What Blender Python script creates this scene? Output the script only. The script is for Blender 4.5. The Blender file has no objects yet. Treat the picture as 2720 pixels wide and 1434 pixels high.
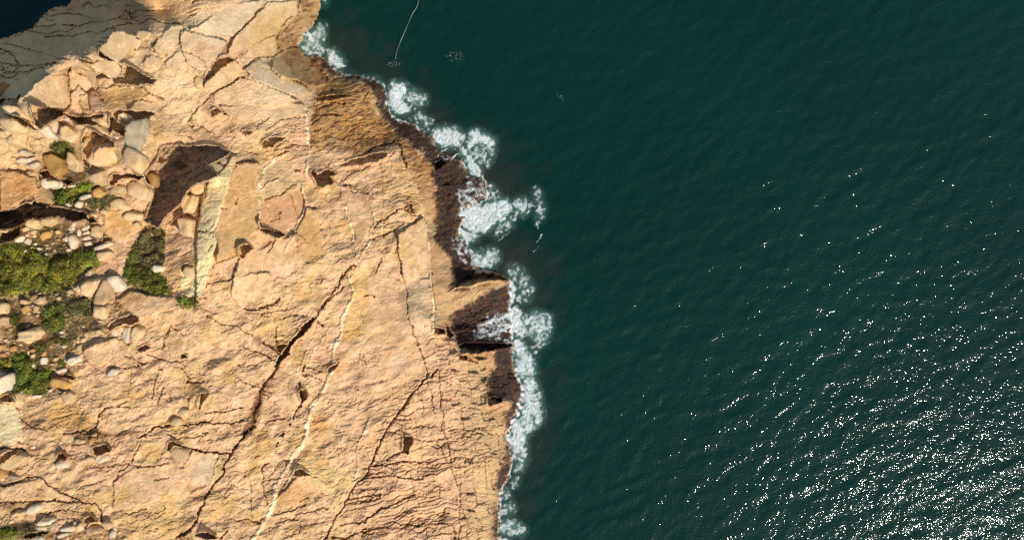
import bpy, bmesh, math, random
import numpy as np

# ------------------------------------------------------------------ camera, sky, sun, exposure
CAM_H = 100.0                      # drone height over the sea, metres
PX = 0.05                          # metres on the sea per photo pixel (photo 2720 x 1434)
SUN_AZ = (0.735, -0.678)           # horizontal direction towards the sun
SUN_EL = math.radians(42.5)
EXPOSURE = 0.19

scene = bpy.context.scene
cam_d = bpy.data.cameras.new("camera")
cam = bpy.data.objects.new("camera", cam_d)
scene.collection.objects.link(cam)
cam.location = (0, 0, CAM_H)
cam.rotation_euler = (0, 0, 0)
cam_d.sensor_fit = 'HORIZONTAL'
cam_d.angle = 2 * math.atan(1360 * PX / CAM_H)
cam_d.clip_end = 20000
cam_d.clip_start = 1
scene.camera = cam

world = bpy.data.worlds.new("World")
scene.world = world
world.use_nodes = True
wn = world.node_tree.nodes
wl = world.node_tree.links
bg = wn["Background"]
sky = wn.new("ShaderNodeTexSky")
sky.sky_type = 'NISHITA'
sky.sun_disc = False
sky.sun_elevation = SUN_EL
sky.sun_rotation = math.atan2(SUN_AZ[0], SUN_AZ[1])
wl.new(sky.outputs[0], bg.inputs[0])
bg.inputs[1].default_value = 0.125

sun_d = bpy.data.lights.new("sun", 'SUN')
sun_d.energy = 4.4
sun_d.angle = math.radians(0.5)
sun_d.color = (1.0, 0.93, 0.82)
sun = bpy.data.objects.new("sun", sun_d)
scene.collection.objects.link(sun)
ce, se = math.cos(SUN_EL), math.sin(SUN_EL)
n2 = math.hypot(*SUN_AZ)
from mathutils import Vector
sun_dir = Vector((SUN_AZ[0] / n2 * ce, SUN_AZ[1] / n2 * ce, se))
sun.rotation_euler = sun_dir.to_track_quat('Z', 'Y').to_euler()
sun.location = sun_dir * 200

vs = scene.view_settings
vs.view_transform = 'Standard'
vs.look = 'None'
vs.exposure = EXPOSURE
vs.gamma = 1
vs.use_curve_mapping = False
scene.cycles.use_denoising = False
scene.cycles.max_bounces = 5

COL = scene.collection
rng = np.random.default_rng(7)
random.seed(7)

# ------------------------------------------------------------------ pixel <-> place
def place(u, v, z):
    s = PX * (CAM_H - z) / CAM_H
    return (u - 1360.0) * s, -(v - 717.0) * s, z

TILES = {'A': (0, 0), 'B': (480, 0), 'C': (960, 0), 'D': (0, 360), 'E': (480, 360), 'F': (960, 360),
         'G': (0, 720), 'H': (480, 720), 'I': (960, 720), 'J': (0, 1054), 'K': (480, 1054), 'L': (960, 1054),
         'M': (1000, 150), 'N': (1150, 440), 'O': (1150, 700), 'P': (1150, 1000), 'Z': (0, 0)}
SC = dict.fromkeys(TILES, 3.574)
SC.update(N=4.4675, O=4.4675, P=4.4675, Z=1.0)

def pts(tile, toks):
    ox, oy = TILES[tile]
    k = SC[tile]
    return np.array([[ox + float(t.split(',')[0]) / k, oy + float(t.split(',')[1]) / k] for t in toks])

def lin(c):
    c = np.asarray(c, float) / 255.0
    return np.where(c <= 0.04045, c / 12.92, ((c + 0.055) / 1.055) ** 2.4)

def alb(r, g, b, k=1.45):
    return lin((r, g, b)) / k

# ------------------------------------------------------------------ land grid
STEP = 1.6
u0, u1, v0, v1 = -180, 1430, -140, 1560
us = np.arange(u0, u1 + 1, STEP)
vvs = np.arange(v0, v1 + 1, STEP)
U, V = np.meshgrid(us, vvs)
NV, NU = U.shape
CELL = STEP * 0.043

def spec_noise(shape, lo, hi, beta=2.0, angle=0.0, aniso=1.0, seed=0, step=STEP):
    """filtered noise; wavelengths lo..hi in pixels; aniso > 1 stretches it along `angle` (image space, down positive)"""
    r = np.random.default_rng(seed)
    f = np.fft.rfft2(r.standard_normal(shape))
    ky = np.fft.fftfreq(shape[0], step)[:, None]
    kx = np.fft.rfftfreq(shape[1], step)[None, :]
    c, s = math.cos(angle), math.sin(angle)
    ka = (kx * c + ky * s) * aniso
    kb = -kx * s + ky * c
    k = np.sqrt(ka * ka + kb * kb) + 1e-9
    amp = k ** (-beta / 2)
    amp = amp * (1 / (1 + (k * lo) ** 6)) * (1 / (1 + (1 / (k * hi)) ** 6))
    n = np.fft.irfft2(f * amp, s=shape)
    return n / (n.std() + 1e-12)

def blur(a, sig):
    """gaussian blur, sigma in cells"""
    ky = np.fft.fftfreq(a.shape[0])[:, None]
    kx = np.fft.rfftfreq(a.shape[1])[None, :]
    g = np.exp(-2 * (math.pi * sig) ** 2 * (ky * ky + kx * kx))
    return np.fft.irfft2(np.fft.rfft2(a) * g, s=a.shape)

WX = 2.2 * spec_noise(U.shape, 6, 60, 2.2, seed=1) + 2.5 * spec_noise(U.shape, 40, 200, 2, seed=2)
WY = 2.2 * spec_noise(U.shape, 6, 60, 2.2, seed=3) + 2.5 * spec_noise(U.shape, 40, 200, 2, seed=4)
UW, VW = U + WX * 0.7, V + WY * 0.7

def inside(p, X, Y):
    r = np.zeros(X.shape, bool)
    n = len(p)
    for i in range(n):
        x1, y1 = p[i]
        x2, y2 = p[(i + 1) % n]
        if y1 == y2:
            continue
        c = ((y1 > Y) != (y2 > Y)) & (X < (x2 - x1) * (Y - y1) / (y2 - y1) + x1)
        r ^= c
    return r

def bbox(p, m):
    a0 = max(0, int((p[:, 0].min() - m - u0) / STEP))
    a1 = min(NU, int((p[:, 0].max() + m - u0) / STEP) + 2)
    b0 = max(0, int((p[:, 1].min() - m - v0) / STEP))
    b1 = min(NV, int((p[:, 1].max() + m - v0) / STEP) + 2)
    return slice(b0, b1), slice(a0, a1)

def poly_mask(p, X=None, Y=None):
    X = UW if X is None else X
    Y = VW if Y is None else Y
    m = np.zeros(U.shape, bool)
    sl = bbox(p, 16)
    m[sl] = inside(p, X[sl], Y[sl])
    return m

def seg_dist(p, X, Y, closed=False):
    d = np.full(X.shape, 1e9)
    n = len(p)
    for i in range(n if closed else n - 1):
        a, b = p[i], p[(i + 1) % n]
        ab = b - a
        L = ab @ ab + 1e-9
        t = np.clip(((X - a[0]) * ab[0] + (Y - a[1]) * ab[1]) / L, 0, 1)
        d = np.minimum(d, np.hypot(X - a[0] - t * ab[0], Y - a[1] - t * ab[1]))
    return d

# ------------------------------------------------------------------ traced outlines
WATER = np.array([(852, -160), (852, 0), (852, 25), (827, 70), (792, 124), (814, 150), (855, 151), (883, 179), (916, 196), (956, 200),
    (988, 208), (1016, 221), (1023, 241), (1026, 269), (1033, 297), (1052, 316), (1100, 330), (1125, 347), (1150, 372), (1162, 400),
    (1226, 424), (1237, 452), (1240, 472), (1282, 474), (1290, 494), (1293, 528), (1262, 542), (1223, 556), (1230, 581), (1217, 617), (1234, 648),
    (1240, 676), (1262, 712), (1245, 733), (1270, 724), (1310, 728), (1352, 738), (1356, 776), (1353, 815), (1360, 846), (1357, 888),
    (1363, 921), (1364, 958), (1368, 986), (1377, 1017), (1391, 1031), (1385, 1056), (1377, 1076), (1374, 1102), (1357, 1118), (1346, 1160),
    (1360, 1205), (1357, 1239), (1349, 1272), (1329, 1297), (1326, 1320), (1326, 1376), (1324, 1434), (1322, 1600)], float)
NWSEA = np.array([(-200, 150), (-40, 118), (5, 104), (60, 82), (85, 75), (95, 62), (112, 40), (145, 22), (175, 17), (200, -12), (225, -160)], float)
LAND = np.vstack([WATER, [(-250, 1600)], NWSEA])
WETIN = np.array([(792, 124), (814, 150), (850, 165), (868, 190), (868, 207), (915, 205), (960, 213), (988, 232), (991, 252), (1002, 294), (1024, 322),
    (1052, 350), (1086, 380), (1094, 385), (1128, 427), (1150, 438), (1153, 472), (1159, 517), (1161, 556), (1156, 598), (1153, 629),
    (1170, 657), (1192, 690), (1203, 718), (1203, 745), (1185, 770), (1270, 742), (1352, 748), (1282, 784), (1212, 826), (1189, 843), (1203, 888), (1213, 905), (1216, 928),
    (1318, 935), (1320, 972), (1296, 1011), (1294, 1056), (1340, 1062), (1357, 1067), (1357, 1084), (1338, 1096), (1338, 1127), (1340, 1172), (1342, 1233), (1318, 1250),
    (1315, 1278), (1321, 1311), (1312, 1339), (1307, 1376), (1310, 1429), (1308, 1600)], float)
OCHIN = np.array([(796, -160), (796, 0), (790, 36), (737, 98), (737, 134), (742, 150), (800, 215), (838, 252), (827, 305), (824, 380), (827, 400), (928, 402), (960, 416), (1052, 382), (1072, 422), (1094, 461),
    (1111, 517), (1128, 567), (1139, 629), (1143, 724), (1143, 762), (1153, 860), (1180, 880), (1213, 905), (1216, 960), (1290, 970), (1294, 1056), (1290, 1084), (1290, 1130), (1300, 1240),
    (1296, 1330), (1292, 1434), (1292, 1600)], float)

# control points of the large relief: photo pixel, height in metres
ctrl = []
for i, (x, y) in enumerate(WATER):
    ctrl.append((x, y, -0.1))
for x, y in NWSEA[::2]:
    ctrl.append((x, y, 0.2))
for x, y, z in [(900, 30, -5), (880, 100, -5), (960, 130, -6), (1080, 240, -6), (1180, 300, -6), (1300, 400, -6), (1360, 500, -6), (1330, 620, -6), (1330, 690, -4),
                (1430, 760, -7), (1440, 880, -7), (1440, 1000, -7), (1450, 1120, -7), (1430, 1240, -7), (1400, 1350, -7), (1400, 1434, -7), (1400, 1570, -7),
                (0, 40, -6), (-120, 40, -7), (100, -60, -7), (-120, -120, -8),
                (868, 205, 2.0), (960, 214, 1.6), (1000, 290, 1.8), (1052, 352, 1.8), (1128, 430, 1.8), (1160, 517, 1.8), (1158, 600, 2.0), (1195, 695, 1.8),
                (1320, 960, 1.8), (1300, 1010, 1.8), (1295, 1150, 4.6), (1338, 1130, 1.6), (1342, 1230, 1.6), (1314, 1300, 1.6), (1310, 1420, 1.6), (1290, 1300, 4.0), (1288, 1420, 4.4),
                (838, 255, 5.5), (900, 260, 4.6), (950, 300, 4.4), (930, 380, 6.0), (1052, 400, 5.0), (1094, 465, 5.0), (1120, 560, 5.5), (1135, 640, 6.6), (1140, 740, 7.6),
                (1145, 850, 8.0), (1200, 860, 2.6), (1260, 800, 2.8), (1320, 800, 1.4), (1180, 785, 5.4), (1250, 760, 3.2), (1300, 900, 1.4), (1190, 940, 7.0), (1160, 1000, 8.6), (1180, 1150, 8.2), (1190, 1300, 7.4), (1200, 1420, 7.2), (1240, 1000, 6.0),
                (790, 60, 4.6), (740, 110, 8.0), (700, 60, 11.5), (760, 0, 7.5), (620, 60, 15), (560, 10, 17), (620, -100, 14), (770, -100, 6), (480, 70, 18), (700, 140, 11), (780, 180, 7.5),
                (400, 62, 18.8), (292, 66, 19.4), (248, 116, 20), (178, 136, 20.6), (116, 176, 20.6), (46, 244, 20.6), (0, 290, 20.3), (200, 200, 20), (130, 240, 20), (300, 150, 19.4), (380, 110, 18.8), (-120, 330, 20),
                (350, 40, 10), (250, 60, 7), (300, 10, 6), (180, 90, 8), (100, 130, 8), (20, 150, 7), (20, 210, 11), (-100, 200, 8), (130, 50, 2), (380, -18, 17.5), (470, -40, 17.5), (320, -60, 14), (430, 26, 14.5), (500, -60, 16),
                (600, 200, 15), (700, 250, 13.5), (560, 320, 15.5), (700, 380, 13), (800, 330, 10.5), (400, 250, 18.5), (300, 250, 19), (450, 330, 17),
                (200, 380, 18.5), (80, 420, 19), (330, 440, 18), (450, 450, 14.2), (500, 440, 14.2), (430, 550, 14.6), (520, 560, 16.0), (100, 560, 18), (300, 600, 17.5), (600, 480, 17.5), (570, 600, 17.5), (560, 720, 17.0),
                (750, 500, 13), (900, 500, 9.5), (1000, 480, 7.5), (800, 650, 13.5), (950, 650, 10.8), (1050, 620, 8.6), (700, 800, 15), (850, 820, 12.6), (1000, 820, 10.2), (1080, 760, 8.8),
                (100, 700, 18), (390, 700, 16.6), (80, 860, 19), (80, 1000, 19), (250, 860, 19), (400, 850, 18), (500, 950, 17), (300, 1000, 19), (650, 1000, 15), (850, 1000, 12.4), (1030, 1000, 10),
                (100, 1150, 20), (300, 1150, 19), (500, 1180, 17), (700, 1200, 14), (900, 1180, 12), (1050, 1180, 10), (100, 1330, 20), (300, 1350, 19), (500, 1380, 16.5), (700, 1400, 14), (900, 1400, 11.6), (1080, 1400, 9),
                (-150, 600, 20), (-150, 1000, 21), (-150, 1400, 22), (200, 1560, 20), (700, 1560, 14), (1150, 1560, 8)]:
    ctrl.append((x, y, z))
ctrl = np.array(ctrl)

def tps(P, Z, gx, gy, smooth=0.02):
    n = len(P)
    def K(r2):
        return np.where(r2 > 1e-12, 0.5 * r2 * np.log(r2 + 1e-12), 0)
    S_ = P / 500.0
    d2 = ((S_[:, None] - S_[None]) ** 2).sum(-1)
    A = np.zeros((n + 3, n + 3))
    A[:n, :n] = K(d2) + np.eye(n) * smooth * 0.01
    A[:n, n] = 1
    A[:n, n + 1:] = S_
    A[n, :n] = 1
    A[n + 1:, :n] = S_.T
    w = np.linalg.solve(A, np.r_[Z, 0, 0, 0])
    G = np.stack([gx.ravel(), gy.ravel()], 1) / 500.0
    out = np.zeros(len(G))
    for i in range(n):
        out += w[i] * K(((G - S_[i]) ** 2).sum(1))
    out += w[n] + G @ w[n + 1:]
    return out.reshape(gx.shape)

cu = np.arange(u0, u1 + 13, 12.0)
cv = np.arange(v0, v1 + 13, 12.0)
CU, CV = np.meshgrid(cu, cv)
ZC = tps(ctrl[:, :2], ctrl[:, 2], CU, CV)
fu = (U - u0) / 12.0
fv = (V - v0) / 12.0
def bil(A, fx, fy):
    fx = np.clip(fx, 0, A.shape[1] - 1.001)
    fy = np.clip(fy, 0, A.shape[0] - 1.001)
    i = fx.astype(int)
    j = fy.astype(int)
    a = fx - i
    b = fy - j
    return (A[j, i] * (1 - a) + A[j, i + 1] * a) * (1 - b) + (A[j + 1, i] * (1 - a) + A[j + 1, i + 1] * a) * b
Z = bil(ZC, fu, fv)

land = poly_mask(LAND)
landd = blur(land.astype(float), 3)
# sharpen the shore: land stays over water, sea floor under it
sd = seg_dist(WATER, UW, VW)
Z = np.where(land, np.maximum(Z, 0.12 + np.minimum(sd * 0.03, 0.6)), np.minimum(Z, -0.15 - sd * 0.05))

# zones
def side_mask(line, closing):
    return poly_mask(np.vstack([line, closing]))
wet = land & ~side_mask(WETIN, [(-250, 1600), (-250, -160), (792, -160)]) & (U > 785) & (V > 118)
ochre = land & ~side_mask(OCHIN, [(-250, 1600), (-250, -160)]) & ~wet
pale = land & ~wet & ~ochre

# ------------------------------------------------------------------ traced shadow outlines, and scarps shaped to cast those shadows
SHADOW_OUTLINES = """
A 930,475 1000,505 1080,590 1035,585 940,525
A 720,550 850,570 895,600 870,620 770,580
A 1120,610 1200,620 1350,700 1480,770 1440,800 1300,810 1200,770 1150,700
A 1060,745 1200,740 1320,800 1260,810 1080,790
A 910,720 970,690 1040,740 920,735
A 280,990 390,1030 540,1010 610,1090 480,1140 390,1220 340,1180 310,1090
A 600,1080 720,1110 860,1110 990,1090 960,1130 880,1150 960,1190 750,1190 700,1150
A 1070,1030 1250,1050 1380,1045 1470,1090 1380,1130 1270,1140 1170,1070 1120,1090 1110,1160 1200,1210 1180,1300 1080,1230 1050,1290 1040,1130
A 820,1230 900,1250 1000,1310 1070,1358 780,1358 790,1290
A 0,950 150,940 180,900 170,950 140,1000 0,1020
A 40,1080 200,1120 240,1160 360,1230 330,1230 230,1190 100,1120
A 1430,450 1520,490 1440,475
B 490,350 560,250 640,200 660,170 740,90 830,20 760,110 650,220 540,310
B 240,640 300,600 390,530 440,530 510,570 400,640 260,770 230,740 260,690
B 260,1060 340,1025 380,1060 300,1110
B 390,1050 440,1060 430,1090 400,1095
B 70,1180 130,1190 100,1220
B 580,1260 620,1230 690,1260 620,1285
B 760,1358 880,1300 1000,1310 930,1358
B 1020,980 1110,965 1140,985 1040,985
B 1170,840 1220,840 1230,870 1180,860
B 1280,930 1400,905 1640,900 1600,925 1400,950 1290,960
B 1330,1110 1430,1080 1580,1110 1480,1110 1400,1105
D 780,100 820,60 1000,20 1070,60 1080,100 940,100 890,180 880,230 850,260 850,310 790,270
Z 428,393 480,388 580,388 612,404 552,440 578,468 508,490 480,538 442,570 420,602 384,585 405,534 402,495 389,483 384,458 420,427
D 1030,400 1110,370 1230,360 1370,400 1330,420 1250,400 1160,400 1080,470 1040,470
D 380,350 450,330 530,370 540,410 430,430 400,400
D 590,400 650,410 700,440 640,470 600,440
D 0,720 140,700 250,650 300,660 420,680 560,680 700,710 820,740 930,830 870,830 800,800 700,810 560,765 430,770 270,790 200,850 60,880 0,890
D -160,760 0,720 0,890 -160,880
D 0,930 100,900 180,870 190,930 100,1000 0,1030
D 960,960 1040,960 1060,1010 980,1000
D 1600,850 1720,770 1750,790 1650,860
D 320,610 480,650 400,690 300,680
E 740,885 820,890 900,910 930,900 990,935 930,970 850,940 780,920
E 545,1060 600,1030 650,1040 680,1080 620,1130 600,1180 575,1170 550,1110
E 1230,340 1250,310 1290,370 1400,320 1480,360 1410,390 1450,460 1350,490 1290,470 1280,430
E 1480,300 1520,290 1680,210 1787,215 1787,255 1640,290 1560,300
F 0,215 80,185 250,150 240,190 130,250 0,270
E 770,60 870,20 960,20 920,60 860,110 770,110
E 910,200 950,160 1040,150 960,190
E 1170,1195 1225,1190 1210,1215
E 1060,310 1110,320 1140,345 1080,340
E 20,1230 60,1215 160,1250 40,1260 20,1290 0,1290
F 440,650 480,660 500,720 530,790 510,770 470,700
F 690,260 760,230 810,250 700,330
G 1020,520 1070,470 1200,430 1240,400 1300,430 1320,470 1260,510 1180,500 1100,520 1050,550
G 1215,340 1290,325 1250,365
G 520,980 610,975 680,1000 710,1035 620,1020
G 540,1100 670,1130 580,1160
G 0,1210 100,1160 130,1180 160,1250 60,1230 0,1240
G 140,640 220,560 270,540 240,600 170,650
G 1300,740 1380,700 1430,720 1380,750 1340,760
G 1310,860 1430,870 1340,885
G 1690,820 1740,790 1770,820 1720,840
G 1490,930 1530,920 1540,950
H 1240,450 1280,450 1220,540 1150,610 1040,720 990,800 940,880 910,870 960,780 1040,680 1110,590 1140,530 1200,480
H 920,700 1020,690 950,770 925,750
H 1115,1140 1190,1110 1200,1200 1150,1260
H 1380,950 1420,910 1480,870 1500,830 1490,890 1430,965
H 60,1200 100,1200 70,1240 60,1310
H 190,1160 260,1160 250,1190 210,1240 190,1320 170,1300 180,1230
I 800,190 900,120 1000,60 1110,20 1250,30 1400,70 1380,90 1200,95 1050,130 900,150
I 920,700 1080,680 1430,690 1430,710 1280,740 1200,770 1050,780 930,770
I 930,800 1000,800 1000,850 920,840
I 690,530 780,540 790,590 700,600
I 800,490 870,600 850,620 830,650 810,590
I 1160,990 1190,1000 1180,1060 1150,1050
I 1200,1200 1320,1200 1340,1230 1270,1260 1200,1270
I 1040,820 1130,810 1220,830 1130,850
J 0,560 80,520 190,490 110,550 30,620 0,630
J 1580,510 1600,430 1640,420 1787,480 1640,455 1610,520
K 1090,700 1140,690 1200,720 1240,745 1100,755 1060,745
K 130,1310 180,1285 240,1275 310,1300 380,1340 230,1340
L 400,380 490,390 480,440 440,530 390,520 400,440
L 390,600 440,620 380,625
L 150,920 190,930 160,960
J 240,1300 440,1270 460,1290 300,1330 240,1350
J 520,620 550,540 590,530 640,570 640,590 570,600 535,655
J 880,490 910,465 1000,460 1040,500 1030,520 920,560 890,530
J 790,1150 850,1130 920,1180 840,1190 810,1250 790,1220
"""
S = np.zeros(U.shape, bool)
for ln in SHADOW_OUTLINES.strip().splitlines():
    t = ln.split()
    S |= poly_mask(pts(t[0], t[1:]), U + WX * 0.45, V + WY * 0.45)
S &= land

def shifted(a, k, d):
    """value found k cells further along direction d (image space)"""
    dx, dy = int(round(k * d[0])), int(round(k * d[1]))
    return np.roll(a, (-dy, -dx), (0, 1))
sdir = (-SUN_AZ[0] / n2, SUN_AZ[1] / n2)          # shadow direction in the photo (x right, y down)
R = np.zeros(U.shape)
cont = np.ones(U.shape, bool)
for k in range(1, 190):
    cont &= shifted(S, k, sdir)
    if not cont.any():
        break
    R += cont
TAN = math.tan(SUN_EL)
Zs = blur(Z, 5)
rise = np.clip((shifted(Zs, 8, sdir) - Zs) / (8 * CELL), 0, 0.8)
Hb = np.where(~S, np.minimum(R * CELL * (TAN + rise) * 1.5, 6.0), 0)
edge_ = (Hb > 0).astype(float)
Hb = np.where(Hb > 0, blur(Hb, 3.5) / np.maximum(blur(edge_, 3.5), 1e-3), 0)
Hr = Hb.copy()
for k in range(1, 165):
    cand = shifted(Hb, -k, sdir) - k * CELL * 0.42
    if cand.max() <= 0:
        break
    Hr = np.maximum(Hr, cand)
nS = (~S).astype(float)
for _ in range(2):
    Hr = np.maximum.reduce([Hr, np.roll(Hr, 1, 0), np.roll(Hr, -1, 0), np.roll(Hr, 1, 1), np.roll(Hr, -1, 1)]) * nS
Hr = blur(Hr * nS, 1.1) / np.maximum(blur(nS, 1.1), 0.08) * nS
near = np.clip(blur(S.astype(float), 4) * 3.2, 0, 1)
Hr = Hr * near + blur(Hr, 7) * (1 - near)
Hr = Hr * nS
runs = np.zeros(U.shape)
cb = np.ones(U.shape, bool)
for k in range(0, 190):
    cb &= shifted(S, -k, sdir)
    if not cb.any():
        break
    runs += cb
low = np.where(S, 0.12 + 0.15 * np.minimum(runs * CELL * TAN, 2.2), 0)
Z = Z + Hr - blur(low, 0.7)

# ------------------------------------------------------------------ cracks
CRACKS = """
A 10 0,455 120,530 190,610
A 6 60,410 300,490 480,540 660,570
A 9 0,600 350,640 540,600
A 7 0,670 300,680 420,660
A 9 440,350 700,330 900,310 1100,280
A 9 600,250 800,240 1000,210 1150,170
A 7 1240,90 1250,170 1340,230
A 6 1340,230 1200,230 1060,260
A 6 0,720 200,750
A 6 670,650 640,830 670,900 660,1030
A 8 750,900 770,1030 790,1080
A 5 680,640 870,780
A 8 500,720 640,710 670,660
A 9 910,830 1100,810 1300,830 1420,880 1540,950
A 6 1310,940 1420,950 1500,1000
A 5 1280,490 1330,440 1420,450
A 6 1440,430 1480,350
A 6 1690,430 1740,300
A 6 820,890 900,890 970,950
A 6 750,900 800,910
A 6 780,1030 860,1050
B 9 590,650 720,550 780,535 880,540 960,480 1040,440 1110,450
B 6 530,570 640,480
B 6 700,770 800,810 920,850 1020,880 1110,930
B 8 850,650 950,730 1080,780 1210,830
B 10 60,1150 170,1030 280,930 380,840 500,790 590,730
B 10 1130,0 1110,130 1000,190 920,330 925,480
B 8 920,350 1100,190 1120,130
B 5 0,490 100,510 220,580
B 5 640,1170 760,1160 830,1110
B 7 800,1230 900,1170 1060,1110 1170,1100
B 8 40,1280 150,1340
B 6 60,1130 220,1220 320,1290
B 6 460,1190 480,1240 550,1210
B 7 860,40 800,70 700,140
B 7 1390,760 1510,740
B 7 1400,800 1500,830
B 11 1290,1050 1450,980 1560,1000
B 9 1240,1190 1340,1100 1430,1080
B 6 1260,1250 1400,1230
E 12 820,610 870,575 960,550 1030,500 1110,475
E 8 540,260 700,245 740,255
E 7 430,115 520,180
E 7 820,120 980,130 1150,90
E 6 600,150 740,160
E 6 1290,410 1350,420
E 5 1520,440 1640,520 1780,545
E 7 1470,460 1640,360 1787,290
E 6 1050,560 1080,690
E 9 1200,670 1310,665
E 8 180,910 300,920 310,960
E 6 250,1090 300,1010
E 10 820,1110 860,1060 890,1000
E 6 310,1240 420,1190 540,1150
E 6 520,650 540,600
E 5 390,700 440,690
E 5 870,820 930,790 945,720
E 11 1520,1358 1570,1280 1640,1210
E 6 1640,1220 1720,1250
E 9 200,590 180,680 165,760
E 6 60,760 170,770
E 6 40,790 40,600
E 8 270,440 230,580
E 4 1090,930 1180,990
E 8 0,690 20,560
F 16 70,160 130,120 320,70
F 14 340,40 400,200 440,310
F 10 100,870 220,800 360,710 430,690
F 10 360,710 440,720 520,770 570,740
F 12 70,1000 200,960 290,920 400,850
F 8 110,880 300,820 500,840
F 5 320,920 340,1060 370,1180 400,1358
F 6 150,1080 210,1100 330,1100
F 9 140,1290 180,1160
G 7 1180,815 1300,860 1320,890 1200,920 1130,910
G 8 1370,760 1480,820 1700,870
G 10 1610,540 1570,640 1550,740
G 8 1610,520 1690,560 1750,600
G 9 930,270 990,150 1010,90
G 8 1090,190 1200,140
G 8 960,1358 1000,1310 1060,1290
G 7 940,1290 940,1358
G 9 1440,1200 1470,1050 1500,970
G 8 1500,1250 1560,1100
G 5 1130,1290 1240,1290
H 16 1560,0 1480,140 1400,260 1340,350 1280,440
H 34 1260,450 1180,530 1100,640 1020,730 950,830 900,900
H 18 930,880 850,1010 800,1060
H 30 790,1070 770,1110 730,1200 710,1358
H 12 900,530 905,640 920,740
H 14 780,680 860,710 950,780
H 12 700,760 780,800 910,860
H 6 590,720 690,770
H 8 250,420 330,470 420,510 530,520 620,580 690,610
H 13 590,355 680,370 780,350 880,310 930,260
H 8 620,405 760,405 900,380 1000,350
H 8 920,450 1040,425 1190,418
H 12 240,130 330,100 420,75 510,45
H 8 180,270 240,270
H 6 510,1010 620,1050 700,1100 780,1110
H 6 540,880 600,900 680,890 850,850
H 18 1160,900 1160,950
H 5 1170,910 1370,960
H 5 1150,970 1270,1010 1380,1050
H 14 1130,1040 1120,1100 1150,1180 1170,1220 1130,1300
H 14 1310,480 1350,520
H 12 1540,160 1460,230 1400,290
H 10 0,790 40,830
H 10 10,930 60,960 90,1000 50,1050 130,1060 230,1050
I 7 390,0 420,130 450,230 425,300 440,430 490,570 550,730 600,900 635,1010
I 7 635,1010 660,1150 690,1358
I 6 668,0 672,200 690,330 698,600 728,800 740,920
I 8 735,920 745,1150 770,1358
I 15 350,1358 440,1240 520,1130 630,1020 720,930
I 8 540,1215 640,1215
I 4 250,60 400,110
I 5 20,220 120,250
I 12 1380,970 1470,940
I 8 1380,1000 1460,990
J 12 600,345 700,325 850,310 920,280 935,180 1000,110
J 12 1310,380 1400,340 1480,270 1640,270 1787,270
J 8 1570,330 1660,390 1787,380
J 6 190,200 330,290 460,310
J 14 0,500 190,480 230,490 300,560
J 8 1250,630 1300,500 1330,440
J 6 1000,650 1180,640 1340,660 1480,640 1600,630
J 10 0,845 120,830 270,760 380,770 450,840 560,890 720,960 790,990
J 10 0,1000 150,1000 300,990 530,985 660,1000 900,1000
J 10 900,1000 950,1080 960,1180 990,1250
J 8 390,1110 560,1080 740,1080
J 6 1460,790 1610,765
J 6 750,860 880,830 960,790
J 6 1150,1100 1290,1090 1400,1050
J 7 1460,1110 1560,1050 1540,1020
J 14 1680,1340 1787,1250
J 9 680,460 920,440
J 6 930,430 925,300
J 6 1070,810 1130,720 1220,650
K 46 745,0 720,130 690,220 680,290
K 17 640,310 560,400 500,490 450,580 400,720 300,840 200,1030 130,1170 70,1270 0,1330
K 14 0,455 120,495 260,520 400,535 490,520
K 9 0,385 120,375 260,345
K 12 0,270 200,240 400,250 600,220
K 9 240,150 400,140 600,100
K 9 800,240 870,215 1010,185
K 18 1130,0 1170,30
K 12 1130,90 1100,130 1080,190
K 18 1035,240 1045,250
K 14 980,340 930,370
K 14 910,440 900,470
K 14 880,520 884,526
K 12 820,630 770,680
K 6 770,680 780,800 800,950 820,1020
K 7 790,800 880,770 960,765
K 7 830,760 940,615 1030,610
K 5 800,910 900,860
K 5 660,800 665,1000 680,1130
K 10 880,1115 1060,1080 1180,1030
K 8 1090,1110 1300,1070 1390,1060
K 8 1130,1000 1220,960
K 8 900,1200 1000,1170 1110,1155
K 6 1125,1170 1130,1280
K 8 530,1170 640,1160 760,1200
K 14 1787,720 1700,790 1640,880 1560,1020 1500,1100 1440,1200 1380,1320 1350,1358 1300,1460
K 10 380,1340 450,1280
K 14 1430,1330 1560,1340 1690,1290 1787,1270
K 8 1520,1210 1700,1190 1787,1150
K 7 1580,1020 1787,990
K 8 1600,970 1787,940
L 16 470,0 350,150 240,320 130,550 60,680 0,790
L 6 660,0 690,150
L 8 750,0 770,200 760,300 830,500 870,690 930,900 940,1000 920,1200 910,1358
L 6 940,1000 990,1180 1010,1358
L 6 720,440 800,580 860,660
L 10 330,200 440,210
L 8 230,340 470,300 560,270 700,280
L 14 100,670 200,640 400,610 560,620 720,605
L 6 90,720 250,715
L 12 0,780 160,750 300,750 420,770 560,790 580,770
L 8 0,880 200,860
L 12 0,945 170,915
L 12 0,1000 160,960 180,930
L 14 20,1200 70,1150 170,1080 330,1000 500,920
L 12 0,1260 150,1240 310,1200 540,1220 600,1190
L 10 310,1160 400,1090 480,1070 520,1080
L 8 0,1320 120,1280
L 14 250,590 340,530 440,520
L 6 500,390 620,420 770,410
L 8 840,520 980,500 1030,490
L 8 830,590 900,560 1000,575
L 8 860,410 1030,370
L 12 820,320 960,310 1080,320
L 8 860,660 960,655 1130,650
L 9 1040,610 1170,570 1360,570
L 9 1080,300 1220,270 1360,265
L 12 1090,350 1230,360
L 10 900,820 960,810
L 10 910,820 930,870
L 7 690,1210 760,1190 860,1190 890,1358
L 6 730,820 740,960
L 6 740,880 850,880
L 5 1090,1140 1140,1260
"""
crackd = np.zeros(U.shape)
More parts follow.
